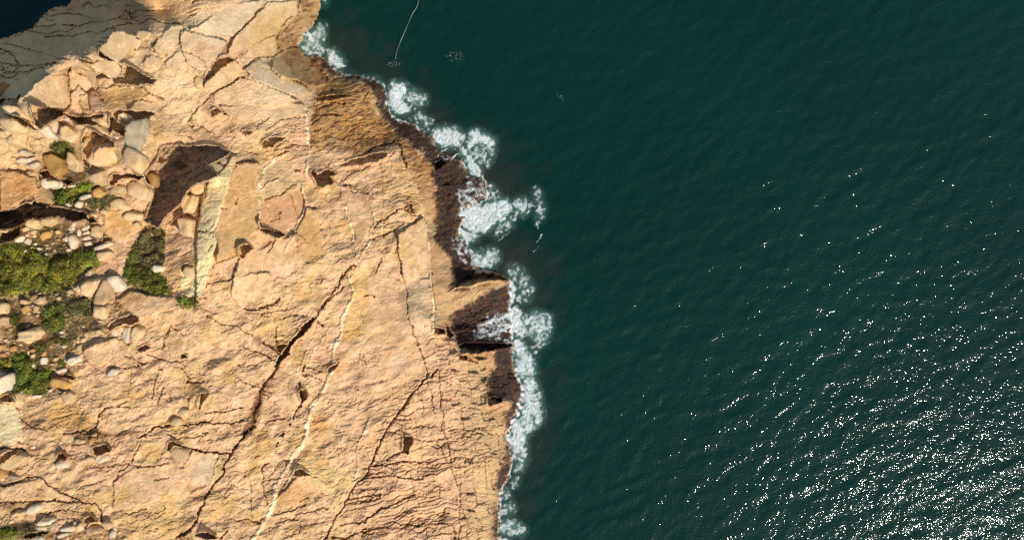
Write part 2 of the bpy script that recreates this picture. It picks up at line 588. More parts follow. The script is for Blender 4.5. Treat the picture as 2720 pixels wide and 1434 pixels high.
for ln in CRACKS.strip().splitlines():
    t = ln.split()
    w = float(t[1]) / SC[t[0]]
    p = pts(t[0], t[2:])
    sl = bbox(p, 30)
    d = seg_dist(p, UW[sl], VW[sl])
    half = max(w * 0.46, 0.85)
    prof = np.clip((half + 0.8 - d) / 1.5, 0, 1)
    depth = min(0.30 + w * 0.11, 1.5) if not (w > 8 and t[0] in 'HK' and w != 34 / 3.574) else 0.5
    crackd[sl] = np.maximum(crackd[sl], prof * depth)
crackd = crackd * np.where(poly_mask(pts('Z', '-200,320 0,235 130,190 262,132 300,80 560,0 560,-160 -200,-160'.split())), 2.2, 1.0)
# faint random joints in two sets, broken up
def joints(angle, spacing, seed, keep, width=1.5, warp=14):
    wv = spec_noise(U.shape, 30, 220, 2.4, seed=seed) * warp
    c, s = math.cos(angle), math.sin(angle)
    q = (-U * s + V * c + wv) / spacing
    ln_ = np.abs(q - np.round(q)) * spacing
    cell = np.round(q).astype(int)
    along = spec_noise(U.shape, 60, 240, 2, angle=angle, aniso=2, seed=seed + 1)
    h = np.sin(cell * 12.9898 + seed) * 43758.5453
    h = h - np.floor(h)
    on = (along + (h - 0.5) * 2.6) > keep
    return np.clip(1 - ln_ / width, 0, 1) * on
jn = joints(math.radians(-12), 21, 11, 0.95) * 0.22 + joints(math.radians(-22), 27, 21, 1.05) * 0.25 + joints(math.radians(-62), 64, 31, 1.2) * 0.25 + joints(math.radians(78), 43, 41, 1.35) * 0.2
jn = jn + joints(math.radians(-15), 10, 111, 1.0, 1.3, 7) * 0.14 + joints(math.radians(-9), 14, 121, 1.0, 1.3, 6) * 0.16 + joints(math.radians(-35), 23, 131, 1.2, 1.3, 9) * 0.16
jn_hatch = joints(math.radians(-6), 12, 51, 0.6, 1.4, 5) * 0.38 + joints(math.radians(-15), 18, 61, 0.6, 1.5, 5) * 0.42 + joints(math.radians(81), 26, 71, 0.9, 1.3, 4) * 0.22
hatch_zone = np.zeros(U.shape)
for t_, toks in [('Z', '1010,1100 1060,1040 1150,990 1300,960 1345,1100 1345,1240 1320,1330 1310,1600 880,1600 870,1434 930,1320'),
                 ('Z', '560,330 700,300 830,270 840,230 960,220 1090,390 1120,480 1130,560 1000,520 960,430 820,420 640,400'),
                 ('Z', '1100,780 1190,850 1200,960 1100,960')]:
    hatch_zone = np.maximum(hatch_zone, poly_mask(pts(t_, toks.split())))
hatch_zone = blur(hatch_zone.astype(float), 8)

# ------------------------------------------------------------------ small relief
big = spec_noise(U.shape, 90, 420, 2.6, seed=101)
mid = spec_noise(U.shape, 22, 110, 2.4, angle=math.radians(-22), aniso=1.6, seed=102)
fine = spec_noise(U.shape, 5, 26, 1.6, angle=math.radians(-15), aniso=1.9, seed=103)
grit = spec_noise(U.shape, 4, 9, 0.5, seed=104)
# spalled plates: smooth field cut into levels with sharp edges
def plates(n, k, sharp=0.12):
    q = n * k
    f = q - np.floor(q)
    return (np.floor(q) + np.clip((f - (1 - sharp)) / sharp, 0, 1)) / k
pl1 = plates(spec_noise(U.shape, 26, 180, 2.6, angle=math.radians(-25), aniso=1.8, seed=105) + 0.06 * fine, 1.7, 0.06)
pl2 = plates(spec_noise(U.shape, 12, 70, 2.2, angle=math.radians(-14), aniso=2.4, seed=106) + 0.06 * fine, 1.6, 0.08)
smooth_zone = np.zeros(U.shape)
for t_, toks in [('E', '540,250 1200,250 1180,700 1100,1250 300,1300 340,900 440,520'), ('B', '200,400 600,0 1330,0 920,480 640,640'),
                 ('B', '600,640 880,540 1390,740 1250,1000 700,800'), ('I', '0,0 640,0 690,600 720,900 300,1000 0,700'), ('J', '1000,640 1780,640 1700,1050 1000,1100')]:
    smooth_zone = np.maximum(smooth_zone, poly_mask(pts(t_, toks.split())))
smooth_zone = blur(smooth_zone.astype(float), 10)
rough = 1 - 0.55 * smooth_zone
inland = np.clip(sd / 60, 0.15, 1) * landd
relief = (0.13 * big + 0.014 * mid * rough + 0.13 * pl1 * rough + 0.055 * pl2 * rough + 0.010 * fine * rough + 0.003 * grit)
BAR = pts('E', '490,190 540,200 500,330 440,520 400,680 320,900 350,960 340,1020 290,1180 250,1358 220,1560 140,1600 150,1358 150,1000 170,850 200,600 280,420 410,320'.split())
barm = blur(poly_mask(BAR, U + WX * 0.25, V + WY * 0.25).astype(float), 0.6)
relief = relief * (1 - 0.45 * barm)
Z = Z + 0.75 * barm
relief = relief * np.where(wet, 0.35, 1.0) + np.where(wet, 0.05 * fine + 0.012 * grit + 0.10 * pl2, 0)
Z = Z + relief * inland
Z = Z + S * np.clip(runs / 40, 0, 1) * (0.22 * mid + 0.07 * fine + 0.25 * pl2)
Z = Z - crackd - 1.0 * jn * (1 - smooth_zone * 0.5) * (pale | ochre) - jn_hatch * hatch_zone * (pale | ochre) * 1.0
# strata ledges in the brown-stained zone and the shaded cliff
strat = joints(math.radians(-13), 13, 81, 0.45, 1.7, 3.5) * 0.42 + joints(math.radians(-24), 19, 85, 0.6, 1.8, 3.5) * 0.45 + joints(math.radians(82), 17, 87, 0.9, 1.5, 4) * 0.25
Z = Z - 0.42 * strat * ochre * (V < 470)
cliffz = poly_mask(pts('Z', '-200,320 0,235 50,250 130,190 195,148 262,132 300,80 400,72 480,66 560,0 560,-160 -200,-160'.split())) & land
strat2 = joints(math.radians(-9), 17, 91, 0.55, 2.2, 5) * 0.9 + joints(math.radians(4), 29, 95, 0.6, 2.2, 6) * 0.9
Z = Z - strat2 * cliffz

# ------------------------------------------------------------------ flat rock faces: outline, lift in metres, lean towards the sun
FACES = """
A .5 .20 190,960 340,800 440,720 670,650 640,830 670,900 660,1030 600,1070 400,1000 290,980
A .3 .25 680,660 870,780 880,840 820,890 700,870 650,830
A .55 .2 670,900 740,830 820,890 860,1090 790,1090 680,1040
A .75 .05 830,890 900,850 970,950 990,1040 900,1080 860,1050
A .1 -.12 930,840 1290,840 1440,900 1280,960 1220,1050 1000,1060 980,940
A .5 .15 1220,1050 1300,950 1420,950 1500,1010 1510,1100 1400,1050
A 1.3 .18 930,470 1080,300 1130,290 1290,340 1340,400 1250,480 1240,520 1100,610
A .4 .0 1350,600 1380,540 1450,510 1540,560 1500,610 1400,620
A .3 -.1 1550,600 1700,480 1787,560 1787,680 1600,650
A .5 .15 900,590 960,560 1060,590 1140,640 1150,700 1050,740 940,680
A .4 .2 1440,440 1560,300 1680,240 1750,250 1720,360 1600,480 1500,500
B .2 -.05 300,150 440,30 820,0 640,200 490,350 300,330 80,300
B .25 .08 500,350 660,220 830,30 1110,0 1110,130 920,330 600,460 520,570 440,530
B .3 .0 600,470 900,340 920,480 880,540 720,550 590,640 530,570
B .8 .2 240,770 400,640 510,570 580,640 590,690 380,830 230,840
B .45 -.1 600,650 740,560 880,640 960,740 1210,830 1230,880 1100,920 800,800 700,770
B .25 .05 600,740 700,780 1020,890 1110,950 1020,980 700,1000 400,1000 300,930 380,850
B .5 -.02 880,560 1050,450 1110,450 1330,660 1390,740 1370,800 1240,820 1080,770 950,730 860,640
B .15 .1 370,1000 800,1000 1160,980 1170,1090 900,1160 640,1170 460,1110
B .2 .1 0,300 200,330 440,390 340,560 200,680 60,600 0,480
D .3 -.05 990,720 1180,700 1360,760 1340,900 1100,1000 990,940
D .5 .05 0,330 150,340 340,400 350,520 250,640 60,700 0,700
D .4 .05 340,520 430,440 520,560 500,650 340,640 310,590
E -.12 .0 750,650 870,570 1000,560 1150,500 1180,680 1100,800 980,930 800,880 750,850
E .2 -.08 760,540 810,440 930,410 1110,475 1030,500 960,550 870,575 820,610
E .25 .12 640,1140 900,990 1090,940 1100,1100 1180,1210 1000,1358 500,1358 560,1200
E .0 .0 540,270 740,260 730,470 740,880 600,1000 540,1040 340,1200 350,960 320,900 440,520
E .2 .1 1190,690 1300,690 1330,900 1330,1150 1200,1200 1110,1100 1100,930
E .25 .06 1510,480 1600,470 1787,560 1787,900 1700,1060 1640,900 1570,660
F .15 .08 340,940 600,780 640,1000 650,1358 400,1358 360,1100
G .4 .15 1100,280 1240,180 1400,230 1700,260 1730,330 1400,420 1330,460 1240,390
G .3 .1 900,700 1100,620 1280,760 1300,860 1100,900 850,880 790,760
G .25 .08 1620,560 1787,620 1700,860 1500,820 1560,700
H .3 .05 500,60 850,0 860,220 560,340 480,230
K .2 .0 120,500 360,560 330,700 280,820 60,800 0,700
K .3 .1 1100,770 1300,760 1380,830 1200,1000 950,1060 900,960
J .35 .1 -200,70 120,60 190,150 200,400 60,470 -200,520
J .2 .05 1290,660 1680,660 1690,900 1400,1000 1070,1080 1080,800
J .2 .05 0,850 380,780 720,960 500,980 150,1000 0,1000
"""
sun3 = (SUN_AZ[0] / n2, -SUN_AZ[1] / n2)      # towards the sun, photo axes
fr = np.random.default_rng(55)
for ln in FACES.strip().splitlines():
    t = ln.split()
    p = pts(t[0], t[3:])
    sl = bbox(p, 20)
    m = inside(p, U[sl] + WX[sl] * 0.5, V[sl] + WY[sl] * 0.5) & land[sl]
    if m.sum() < 20:
        continue
    du, dv = U[sl] - p[:, 0].mean(), V[sl] - p[:, 1].mean()
    zb = (Z[sl] + crackd[sl])[m]
    A_ = np.c_[du[m], dv[m], np.ones(m.sum())]
    g = np.linalg.lstsq(A_, zb, rcond=None)[0]
    lean = float(t[2]) * 0.042
    plane = g[0] * du + g[1] * dv + g[2] + float(t[1]) - lean * (du * sun3[0] + dv * sun3[1]) * 1.0 + fr.uniform(-.002, .002) * du + fr.uniform(-.002, .002) * dv
    a = blur(np.pad(m.astype(float), 4), 0.5)[4:-4, 4:-4]
    # keep traced cracks and a little of the small relief on the face
    small = relief[sl] * 0.35 - crackd[sl] - jn[sl] * 0.5
    Z[sl] = Z[sl] * (1 - a) + (plane + small) * a

# ------------------------------------------------------------------ jointed shore blocks: flat tops stepping down to the sea
BLOCK = pts('Z', '1153,900 1212,905 1218,955 1292,968 1295,1068 1290,1085 1310,1110 1340,1130 1340,1232 1312,1250 1318,1310 1308,1345 1303,1376 1306,1434 1306,1600 1215,1600 1215,1434 1222,1330 1205,1250 1190,1190 1172,1130 1170,1060 1165,980'.split())
bm_ = poly_mask(BLOCK, U + WX * 0.3, V + WY * 0.3) & land
BID = np.full(U.shape, -1)
rr = random.Random(5)
yy = 880.0
bid = 0
blocks = []
Q = V + 0.10 * (U - 1250) + WY * 0.5 + spec_noise(U.shape, 60, 300, 2.4, seed=77) * 4
QX = U - 0.055 * (V - 1150) + WX * 0.4
while yy < 1600:
    hh = rr.choice([9, 12, 15, 19, 24, 29])
    row = bm_ & (Q >= yy) & (Q < yy + hh)
    edges = [x + rr.uniform(-3, 3) for x in (1100, 1178, 1204, 1226, 1254, 1283, 1297, 1320, 1400)]
    edges = [e for i_, e in enumerate(edges) if i_ in (0, 8) or rr.random() > 0.3]
    for xa, xb in zip(edges[:-1], edges[1:]):
        m = row & (QX >= xa) & (QX < xb)
        n = m.sum()
        if n > 60 or (n and not (row & (BID >= 0)).any()):
            BID[m] = bid
            bid += 1
        elif n:
            BID[m] = bid - 1
    yy += hh
flatZ = Z.copy()
cx = np.zeros(bid); cyy = np.zeros(bid); cz = np.zeros(bid); cn = np.zeros(bid)
sel = BID >= 0
np.add.at(cn, BID[sel], 1)
np.add.at(cz, BID[sel], Z[sel] + crackd[sel])
cz /= np.maximum(cn, 1)
jit = np.array([rr.uniform(-0.10, 0.12) for _ in range(bid)])
top = (cz + jit)[np.maximum(BID, 0)]
edge = np.zeros(U.shape, bool)
edge[:, 1:] |= BID[:, 1:] != BID[:, :-1]
edge[1:, :] |= BID[1:, :] != BID[:-1, :]
edge &= sel
ehash = (np.sin(BID * 7.13) * 999) % 1.0
Z = np.where(sel, top * 0.42 + (Z + jit[np.maximum(BID, 0)]) * 0.58 + 0.02 * fine - edge * (0.05 + 0.16 * (ehash > 0.5)), Z)

Z = np.where(land, np.maximum(Z, 0.10 + 0.05 * grit * 0.3), Z)

def zat(u, v):
    return bil(Z, (np.asarray(u, float) - u0) / STEP, (np.asarray(v, float) - v0) / STEP)

# ------------------------------------------------------------------ rock colour, with some shade painted in
C_PALE = alb(227, 184, 133)
C_PINK = alb(240, 191, 147)
C_GREEN = alb(208, 187, 136)
C_OCH = alb(196, 146, 78)
C_ORANGE = alb(186, 126, 66)
C_WET = alb(68, 46, 32, 1.95)
C_SOIL = alb(146, 104, 66)
C_VEIN = alb(252, 230, 182, 1.35)
def mixc(Cc, c, a):
    return Cc + (np.asarray(c) - Cc) * np.clip(a, 0, 1)[..., None]
n_a = spec_noise(U.shape, 10, 120, 2.0, seed=201)
n_b = spec_noise(U.shape, 8, 60, 1.8, angle=math.radians(-40), aniso=1.8, seed=202)
n_c = spec_noise(U.shape, 60, 400, 2.4, seed=203)
n_d = spec_noise(U.shape, 4, 12, 0.8, seed=204)
CL = np.broadcast_to(C_PALE, U.shape + (3,)).copy()
CL = mixc(CL, C_PINK, 0.5 + 0.55 * n_a)
CL = mixc(CL, C_GREEN, 0.55 * np.clip((n_b - 0.2) * 3, 0, 1) + 0.3 * n_c)
CL = mixc(CL, alb(206, 150, 84), np.clip(0.5 * (n_c + 0.6 * n_b - 0.5), 0, 0.6))
CL = mixc(CL, alb(190, 148, 104), np.clip(0.6 * (spec_noise(U.shape, 14, 90, 1.9, angle=math.radians(-55), aniso=2.2, seed=221) - 0.6), 0, 0.5))
CL = mixc(CL, alb(218, 190, 146), np.clip((430 - V) / 160, 0, 1) * (0.6 + 0.25 * n_c))
CL = mixc(CL, alb(232, 184, 140), np.clip((U - 850) / 200, 0, 1) * np.clip((V - 700) / 200, 0, 1) * 0.5)
PATCHES = """
E 205,160,104 .62 6 540,250 760,250 740,470 750,880 800,900 640,1000 560,1000 540,1200 300,1200 350,960 320,900 440,520
E 216,158,112 .6 5 750,650 870,570 1000,560 1150,500 1180,680 1100,800 980,930 800,880 750,850
E 206,176,128 .55 6 760,320 940,250 1180,400 1170,480 1000,560 820,600 770,540
E 208,158,92 .55 5 1130,690 1280,690 1330,900 1320,1160 1200,1200 1100,1100 1100,920
E 250,228,168 .85 0.8 490,190 540,200 500,330 440,520 400,680 320,900 350,960 340,1020 290,1180 250,1358 150,1358 150,1000 170,850 200,600 280,420 410,320
H 250,228,168 .8 1 0,0 250,0 220,190 190,250 70,240 0,180
D 196,140,78 .6 6 0,330 150,340 340,400 350,520 250,640 60,700 0,700
D 190,138,76 .5 5 380,180 460,160 640,220 600,410 480,340 400,300
D 200,150,84 .5 6 990,720 1180,700 1360,760 1300,900 1100,1000 990,940
D 206,160,96 .45 6 300,540 430,420 520,560 500,650 340,640
A 202,156,92 .55 5 930,840 1290,840 1440,900 1280,960 1220,1050 1000,1060 980,940
A 190,140,72 .4 4 1420,1180 1560,1150 1560,1358 1440,1358
H 226,176,92 .6 5 1530,600 1680,520 1700,600 1600,680 1520,660
H 214,168,88 .4 6 1600,0 1787,0 1787,500 1640,600 1560,420 1650,260
H 204,146,70 .5 4 1470,780 1530,780 1560,900 1480,960 1400,960
K 222,158,96 .6 4 1250,160 1370,180 1400,300 1350,400 1280,380 1240,260
K 212,190,152 .6 5 190,560 360,560 330,700 280,820 100,800 140,650
K 190,164,96 .5 3 350,560 450,560 430,700 380,780 310,830 300,800
K 226,200,130 .4 6 1100,700 1787,700 1640,800 1500,1090 1380,900
K 206,150,80 .4 5 880,900 1060,840 1240,860 1220,1000 900,1050
J 230,214,162 .7 3 0,70 120,60 190,150 200,400 60,470 0,500
J 200,150,80 .4 6 200,150 900,150 920,290 600,340 330,300
J 206,166,100 .4 8 1000,1050 1787,1050 1787,1358 1250,1358
J 150,108,70 .75 2 600,350 760,320 930,300 1000,340 1180,320 1300,330 1310,380 1240,370 1100,370 1000,380 850,430 700,450 600,470 440,480 320,520 260,480 400,450 680,440 740,380
J 142,104,66 .7 4 0,1010 240,1010 230,1050 100,1100 0,1110
J 136,104,62 .7 4 0,1200 260,1180 500,1290 900,1300 1100,1240 1250,1358 0,1358
K 140,98,64 .7 1.5 720,0 790,0 740,220 700,340 560,410 600,310 640,250
H 140,98,64 .6 1.5 770,1060 840,1060 780,1200 740,1358 680,1358 720,1180
H 150,104,66 .55 2 680,600 760,600 780,690 740,730 700,650
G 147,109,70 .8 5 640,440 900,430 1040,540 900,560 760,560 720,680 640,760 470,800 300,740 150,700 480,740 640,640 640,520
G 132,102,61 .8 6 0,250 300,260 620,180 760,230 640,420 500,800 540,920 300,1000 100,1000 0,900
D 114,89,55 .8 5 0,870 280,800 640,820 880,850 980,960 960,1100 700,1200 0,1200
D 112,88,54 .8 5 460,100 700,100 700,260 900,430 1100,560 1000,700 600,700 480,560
D 196,166,132 .8 4 1540,110 1787,100 1787,520 1580,760 1500,870 1370,800 1450,620 1440,480 1390,360
E 196,166,132 .8 4 0,100 350,100 480,160 350,290 350,390 100,470 0,600
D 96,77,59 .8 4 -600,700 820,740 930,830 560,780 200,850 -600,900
G 176,130,64 .5 6 1090,280 1240,180 1400,230 1260,330 1100,420
H 236,240,190 .8 1.5 1430,670 1480,660 1470,720 1440,750 1425,700
I 208,192,166 .4 5 300,800 420,780 420,900 350,960 290,900
I 216,194,154 .45 8 400,100 640,60 690,600 580,700 440,420
B 216,196,160 .5 10 400,40 800,0 620,260 380,420 200,380
B 206,168,104 .55 8 700,200 1110,20 920,480 760,520 640,440
B 222,202,168 .45 8 600,640 760,560 1000,760 1250,850 1100,920 700,760
B 196,160,100 .6 6 900,540 1110,450 1390,740 1260,900 980,760
"""
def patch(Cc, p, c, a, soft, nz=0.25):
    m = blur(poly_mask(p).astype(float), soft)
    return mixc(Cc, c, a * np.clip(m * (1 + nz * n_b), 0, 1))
for ln in PATCHES.strip().splitlines():  # soil floor of the trench and rubble darkened further to paint in shade
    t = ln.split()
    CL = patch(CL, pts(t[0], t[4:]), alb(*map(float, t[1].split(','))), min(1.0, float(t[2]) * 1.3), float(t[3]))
# stained and wet belts by the sea
och = blur(ochre.astype(float), 5)
och = np.clip((och + 0.12 * n_b + 0.1 * n_a - 0.5) * 1.6 + 0.5, 0, 1) * (blur(ochre.astype(float), 5) > 0.02)
CO = np.broadcast_to(C_OCH, U.shape + (3,)).copy()
CO = mixc(CO, C_ORANGE, 0.35 + 0.5 * n_b)
CO = mixc(CO, alb(176, 136, 86), 0.3 + 0.4 * n_c)
CO = mixc(CO, alb(112, 80, 56), np.clip(0.45 * n_a + 0.2 * n_b, 0, 0.75))
CO = mixc(CO, alb(206, 176, 122), np.clip(0.5 * spec_noise(U.shape, 6, 50, 1.8, angle=math.radians(-18), aniso=3, seed=211) - 0.2, 0, 0.7))
CO = mixc(CO, alb(150, 92, 46), np.clip(1 - seg_dist(WETIN[:20], U, V) / 26, 0, 1) * (0.5 + 0.4 * n_a))
CO = mixc(CO, alb(84, 60, 44), np.clip(0.9 * spec_noise(U.shape, 5, 36, 1.6, angle=math.radians(-14), aniso=2.6, seed=212) - 0.75, 0, 0.8))
upper = np.clip((560 - V) / 100, 0, 1)
CL = CL + (CO - CL) * (och * (0.55 + 0.4 * upper))[..., None]
TAN_ = blur(poly_mask(pts('Z', '1128,567 1139,629 1143,762 1155,860 1190,842 1283,784 1350,752 1270,745 1180,770 1203,745 1203,718 1160,640 1158,590'.split())).astype(float), 2)
CL = mixc(CL, alb(202, 172, 124), TAN_ * (0.55 + 0.2 * n_c))
CL = mixc(CL, alb(202, 172, 124), blur((BID >= 0).astype(float), 3) * np.clip((U - 1190) / 70 * (V > 900), 0, 1) * 0.7)
wetd = blur(wet.astype(float), 4.5)
wetd = np.clip((wetd + 0.10 * n_d + 0.08 * n_b + 0.08 * n_a - 0.47) * 1.8 + 0.5, 0, 1) * (wetd > 0.03)
CW = np.broadcast_to(C_WET, U.shape + (3,)).copy()
CW = mixc(CW, alb(96, 60, 34, 1.95), 0.3 + 0.35 * n_a)
CW = mixc(CW, alb(54, 40, 30, 1.75), 0.2 + 0.4 * n_b)
CW = mixc(CW, alb(138, 108, 82, 1.5), np.clip(0.5 * (n_d - 1.1), 0, 0.6))
CL = CL + (CW - CL) * wetd[..., None]
# bare rock of the shaded cliff, tinted lighter and warmer to offset bluish shade
CL = mixc(CL, alb(240, 198, 140), blur(cliffz.astype(float), 3) * 0.85)
# pale veins
VEINS = """
B 22 1170,980 1190,1130 1210,1358
E 24 1215,0 1230,130 1190,260 1190,380
E 14 800,310 740,470 750,700 750,880
E 14 900,230 800,310
E 10 760,530 810,440 930,410
E 16 1170,480 1180,680 1120,800 1080,940 990,1100
E 14 1500,470 1550,650 1620,880 1670,1100 1640,1180
E 12 1787,1000 1700,1160 1640,1200
E 14 550,1250 500,1358
F 12 590,750 620,900 640,1050 650,1358
F 14 110,700 120,800 90,900 70,1020 0,1140
H 28 1590,40 1640,200 1640,280 1560,390 1510,500 1520,580 1470,680 1440,760 1450,860
H 40 1440,960 1380,1080 1320,1180 1260,1300 1230,1358
H 10 1700,0 1600,60
H 8 1330,500 1100,940
H 8 1420,520 1200,900
I 18 650,0 660,200 680,330 690,600 720,800 735,920
K 34 1330,0 1250,100 1200,260 1190,380 1110,500 1040,620 960,770 880,870 900,960 870,1060 780,1200 700,1320 660,1420
K 14 1100,660 1060,740 980,860
K 14 1787,230 1700,430 1680,560 1640,760
K 6 1450,30 1520,380 1540,500
K 10 360,560 330,700 280,830
L 8 70,150 60,300 0,380
"""
vein = np.zeros(U.shape)
for ln in VEINS.strip().splitlines():
    t = ln.split()
    w = float(t[1]) / SC[t[0]]
    p = pts(t[0], t[2:])
    sl = bbox(p, 30)
    d = seg_dist(p, UW[sl], VW[sl])
    vein[sl] = np.maximum(vein[sl], np.clip((w * 0.5 + 1 - d) / 2, 0, 1))
CL = mixc(CL, C_VEIN, vein * np.clip(0.62 + 0.3 * n_a, 0.15, 1))
CL = CL * (1 + 0.06 * n_d + 0.06 * n_a + 0.05 * n_c)[..., None]
CL = np.clip(CL, 0.01, 0.85)
Z = Z + vein * 0.18
wetness = np.clip(wetd * 1.0, 0, 1)

# ------------------------------------------------------------------ materials
def new_mat(name):
    m = bpy.data.materials.new(name)
    m.use_nodes = True
    nt = m.node_tree
    b = nt.nodes["Principled BSDF"]
    return m, nt, b

def rock_material():
    m, nt, b = new_mat("weathered rock")
    at = nt.nodes.new("ShaderNodeAttribute"); at.attribute_name = "tint"
    tc = nt.nodes.new("ShaderNodeTexCoord")
    n1 = nt.nodes.new("ShaderNodeTexNoise"); n1.inputs["Scale"].default_value = 2.6; n1.inputs["Detail"].default_value = 7; n1.inputs["Roughness"].default_value = 0.7
    mp = nt.nodes.new("ShaderNodeMapping"); mp.inputs["Scale"].default_value = (1.0, 2.6, 1.6); mp.inputs["Rotation"].default_value = (0, 0, math.radians(-15))
    nt.links.new(tc.outputs["Object"], mp.inputs[0])
    nt.links.new(mp.outputs[0], n1.inputs[0])
    rmp = nt.nodes.new("ShaderNodeMapRange")
    rmp.inputs[1].default_value = 0.3; rmp.inputs[2].default_value = 0.7; rmp.inputs[3].default_value = 0.88; rmp.inputs[4].default_value = 1.10
    nt.links.new(n1.outputs[0], rmp.inputs[0])
    mul = nt.nodes.new("ShaderNodeVectorMath"); mul.operation = 'SCALE'
    nt.links.new(at.outputs["Color"], mul.inputs[0]); nt.links.new(rmp.outputs[0], mul.inputs["Scale"])
    nt.links.new(mul.outputs[0], b.inputs["Base Color"])
    bmp = nt.nodes.new("ShaderNodeBump"); bmp.inputs["Strength"].default_value = 0.5; bmp.inputs["Distance"].default_value = 0.035
    nt.links.new(n1.outputs[0], bmp.inputs["Height"]); nt.links.new(bmp.outputs[0], b.inputs["Normal"])
    aw = nt.nodes.new("ShaderNodeAttribute"); aw.attribute_name = "wet"
    mr = nt.nodes.new("ShaderNodeMapRange"); mr.inputs[3].default_value = 0.92; mr.inputs[4].default_value = 0.8
    nt.links.new(aw.outputs["Fac"], mr.inputs[0]); nt.links.new(mr.outputs[0], b.inputs["Roughness"])
    b.inputs["Specular IOR Level"].default_value = 0.25
    return m
ROCK = rock_material()

def make_mesh(name, co, faces, mat, smooth=False):
    me = bpy.data.meshes.new(name)
    co = np.asarray(co, np.float32)
    faces = np.asarray(faces, np.int32)
    k = faces.shape[1]
    me.vertices.add(len(co)); me.vertices.foreach_set("co", co.ravel())
    me.loops.add(faces.size); me.loops.foreach_set("vertex_index", faces.ravel())
    me.polygons.add(len(faces)); me.polygons.foreach_set("loop_start", np.arange(0, faces.size, k, dtype=np.int32))
    me.update(calc_edges=True)
    if smooth:
        me.polygons.foreach_set("use_smooth", np.ones(len(faces), bool))
    if mat:
        me.materials.append(mat)
    return me

def add_color(me, name, c):
    a = me.color_attributes.new(name, 'FLOAT_COLOR', 'POINT')
    a.data.foreach_set("color", np.c_[c, np.ones(len(c))].astype(np.float32).ravel())
def add_float(me, name, f):
    a = me.attributes.new(name, 'FLOAT', 'POINT')
    a.data.foreach_set("value", np.asarray(f, np.float32).ravel())
def obj(name, me, parent=None, **props):
    o = bpy.data.objects.new(name, me)
    COL.objects.link(o)
    o.parent = parent
    for k_, v_ in props.items():
        o[k_] = v_
    return o

# ------------------------------------------------------------------ headland split into its slabs, ledges, belts and blocks
REGIONS = [
    ('rock_slab', 'lower left rock slab scored by thin cracks', '-250,900 200,1000 300,900 460,760 640,830 740,960 690,1100 640,1150 600,1130 380,1130 250,1140 60,1200 -250,1200'),
    ('rock_slab', 'bottom left rock slab below the soil-filled crack', '-250,1200 60,1200 250,1140 380,1130 600,1130 640,1160 600,1220 560,1320 490,1420 420,1600 -250,1600'),
    ('rock_slab', 'broad pale slab between the two long diagonal cracks', '916,720 840,845 760,930 700,1040 670,1140 600,1240 490,1420 420,1600 800,1600 860,1434 980,1240 1060,1100 1161,980 1140,760 1100,620 1000,640 960,660'),
    ('rock_slab', 'finely fractured slab inland of the shore blocks', '1161,980 1060,1100 980,1240 860,1434 800,1600 1230,1600 1220,1434 1215,1330 1190,1200 1172,1100'),
    ('rock_slab', 'smooth ochre and pink slab beside the pale bar', '628,410 760,420 820,440 930,480 960,640 916,720 840,845 740,960 640,830 540,760 560,650 600,520'),
    ('rock_slab', 'pale jointed slab above the stained ledge', '760,420 824,380 1052,382 1094,461 1143,640 1140,760 1100,620 1000,640 960,660 940,500 820,440'),
    ('rock_slab', 'smooth grey-cream slab of the northern point', '480,-160 830,-160 830,0 790,60 737,134 640,190 560,160 480,150 540,40'),
    ('rock_slab', 'cracked cream slab around the small shaded hollows', '190,150 262,132 300,80 480,66 540,40 480,150 560,160 640,190 840,240 824,380 628,410 560,380 440,320 300,290 60,270'),
    ('gully_floor', 'soil and rubble floor of the overgrown gully', '-250,280 60,270 300,290 440,320 440,400 560,380 620,405 560,500 440,600 430,700 460,760 300,900 200,1000 -250,900'),
    ('rock_bar', 'narrow pale greenish rock bar', '618,410 632,412 600,520 565,660 545,780 515,780 522,640 540,520 590,450'),
]
RID = np.zeros(U.shape, int)
names = [('rock_shelf', 'bare rock of the headland')]
for nm, lb, tk in REGIONS:
    RID[poly_mask(pts('Z', tk.split()))] = len(names)
    names.append((nm, lb))
RID[cliffz] = len(names); names.append(('cliff_face', 'grey cliff face lying in shade'))
RID[ochre & (V < 800)] = len(names); names.append(('stained_ledge', 'ochre and rust stained rock ledge above the wet belt'))
WEDGE = poly_mask(pts('Z', '1150,775 1240,737 1270,724 1352,738 1357,800 1360,860 1360,915 1216,915 1200,880 1189,843 1153,850'.split()))
RID[WEDGE] = len(names); names.append(('rock_wedge', 'tan and brown rock wedge sloping into the surf'))
RID[wet & ~WEDGE] = len(names); names.append(('wet_rock_belt', 'dark brown wet rock belt along the waterline'))
nb = len(names)
RID[BID >= 0] = nb + BID[BID >= 0]
names += [('rock_block', None)] * bid

headland = obj('headland', None, None, label='sunlit cream and ochre rock headland dropping to the sea', category='headland', kind='structure')
X3, Y3, Z3 = place(U, V, Z)
CO3 = np.stack([X3, Y3, Z3], -1).reshape(-1, 3)
idx = np.arange(NV * NU).reshape(NV, NU)
quads = np.stack([idx[1:, :-1], idx[1:, 1:], idx[:-1, 1:], idx[:-1, :-1]], -1).reshape(-1, 4)
zq = Z.ravel()[quads].max(1)
keepq = zq > -1.2
quads = quads[keepq]
rq = RID.ravel()[quads[:, 0]]
order = np.argsort(rq, kind='stable')
quads = quads[order]
rq = rq[order]
bounds = np.flatnonzero(np.diff(rq)) + 1
CLf = CL.reshape(-1, 3)
WETf = wetness.ravel()
small_left = []
for q, r in zip(np.split(quads, bounds), rq[np.r_[0, bounds]]):
    vid, inv = np.unique(q, return_inverse=True)
    nm, lb = names[r]
    me = make_mesh(nm, CO3[vid], inv.reshape(-1, 4), ROCK, smooth=False)
    add_color(me, "tint", CLf[vid])
    add_float(me, "wet", WETf[vid])
    o = obj(nm, me, headland)
    if lb:
        o['label'] = lb

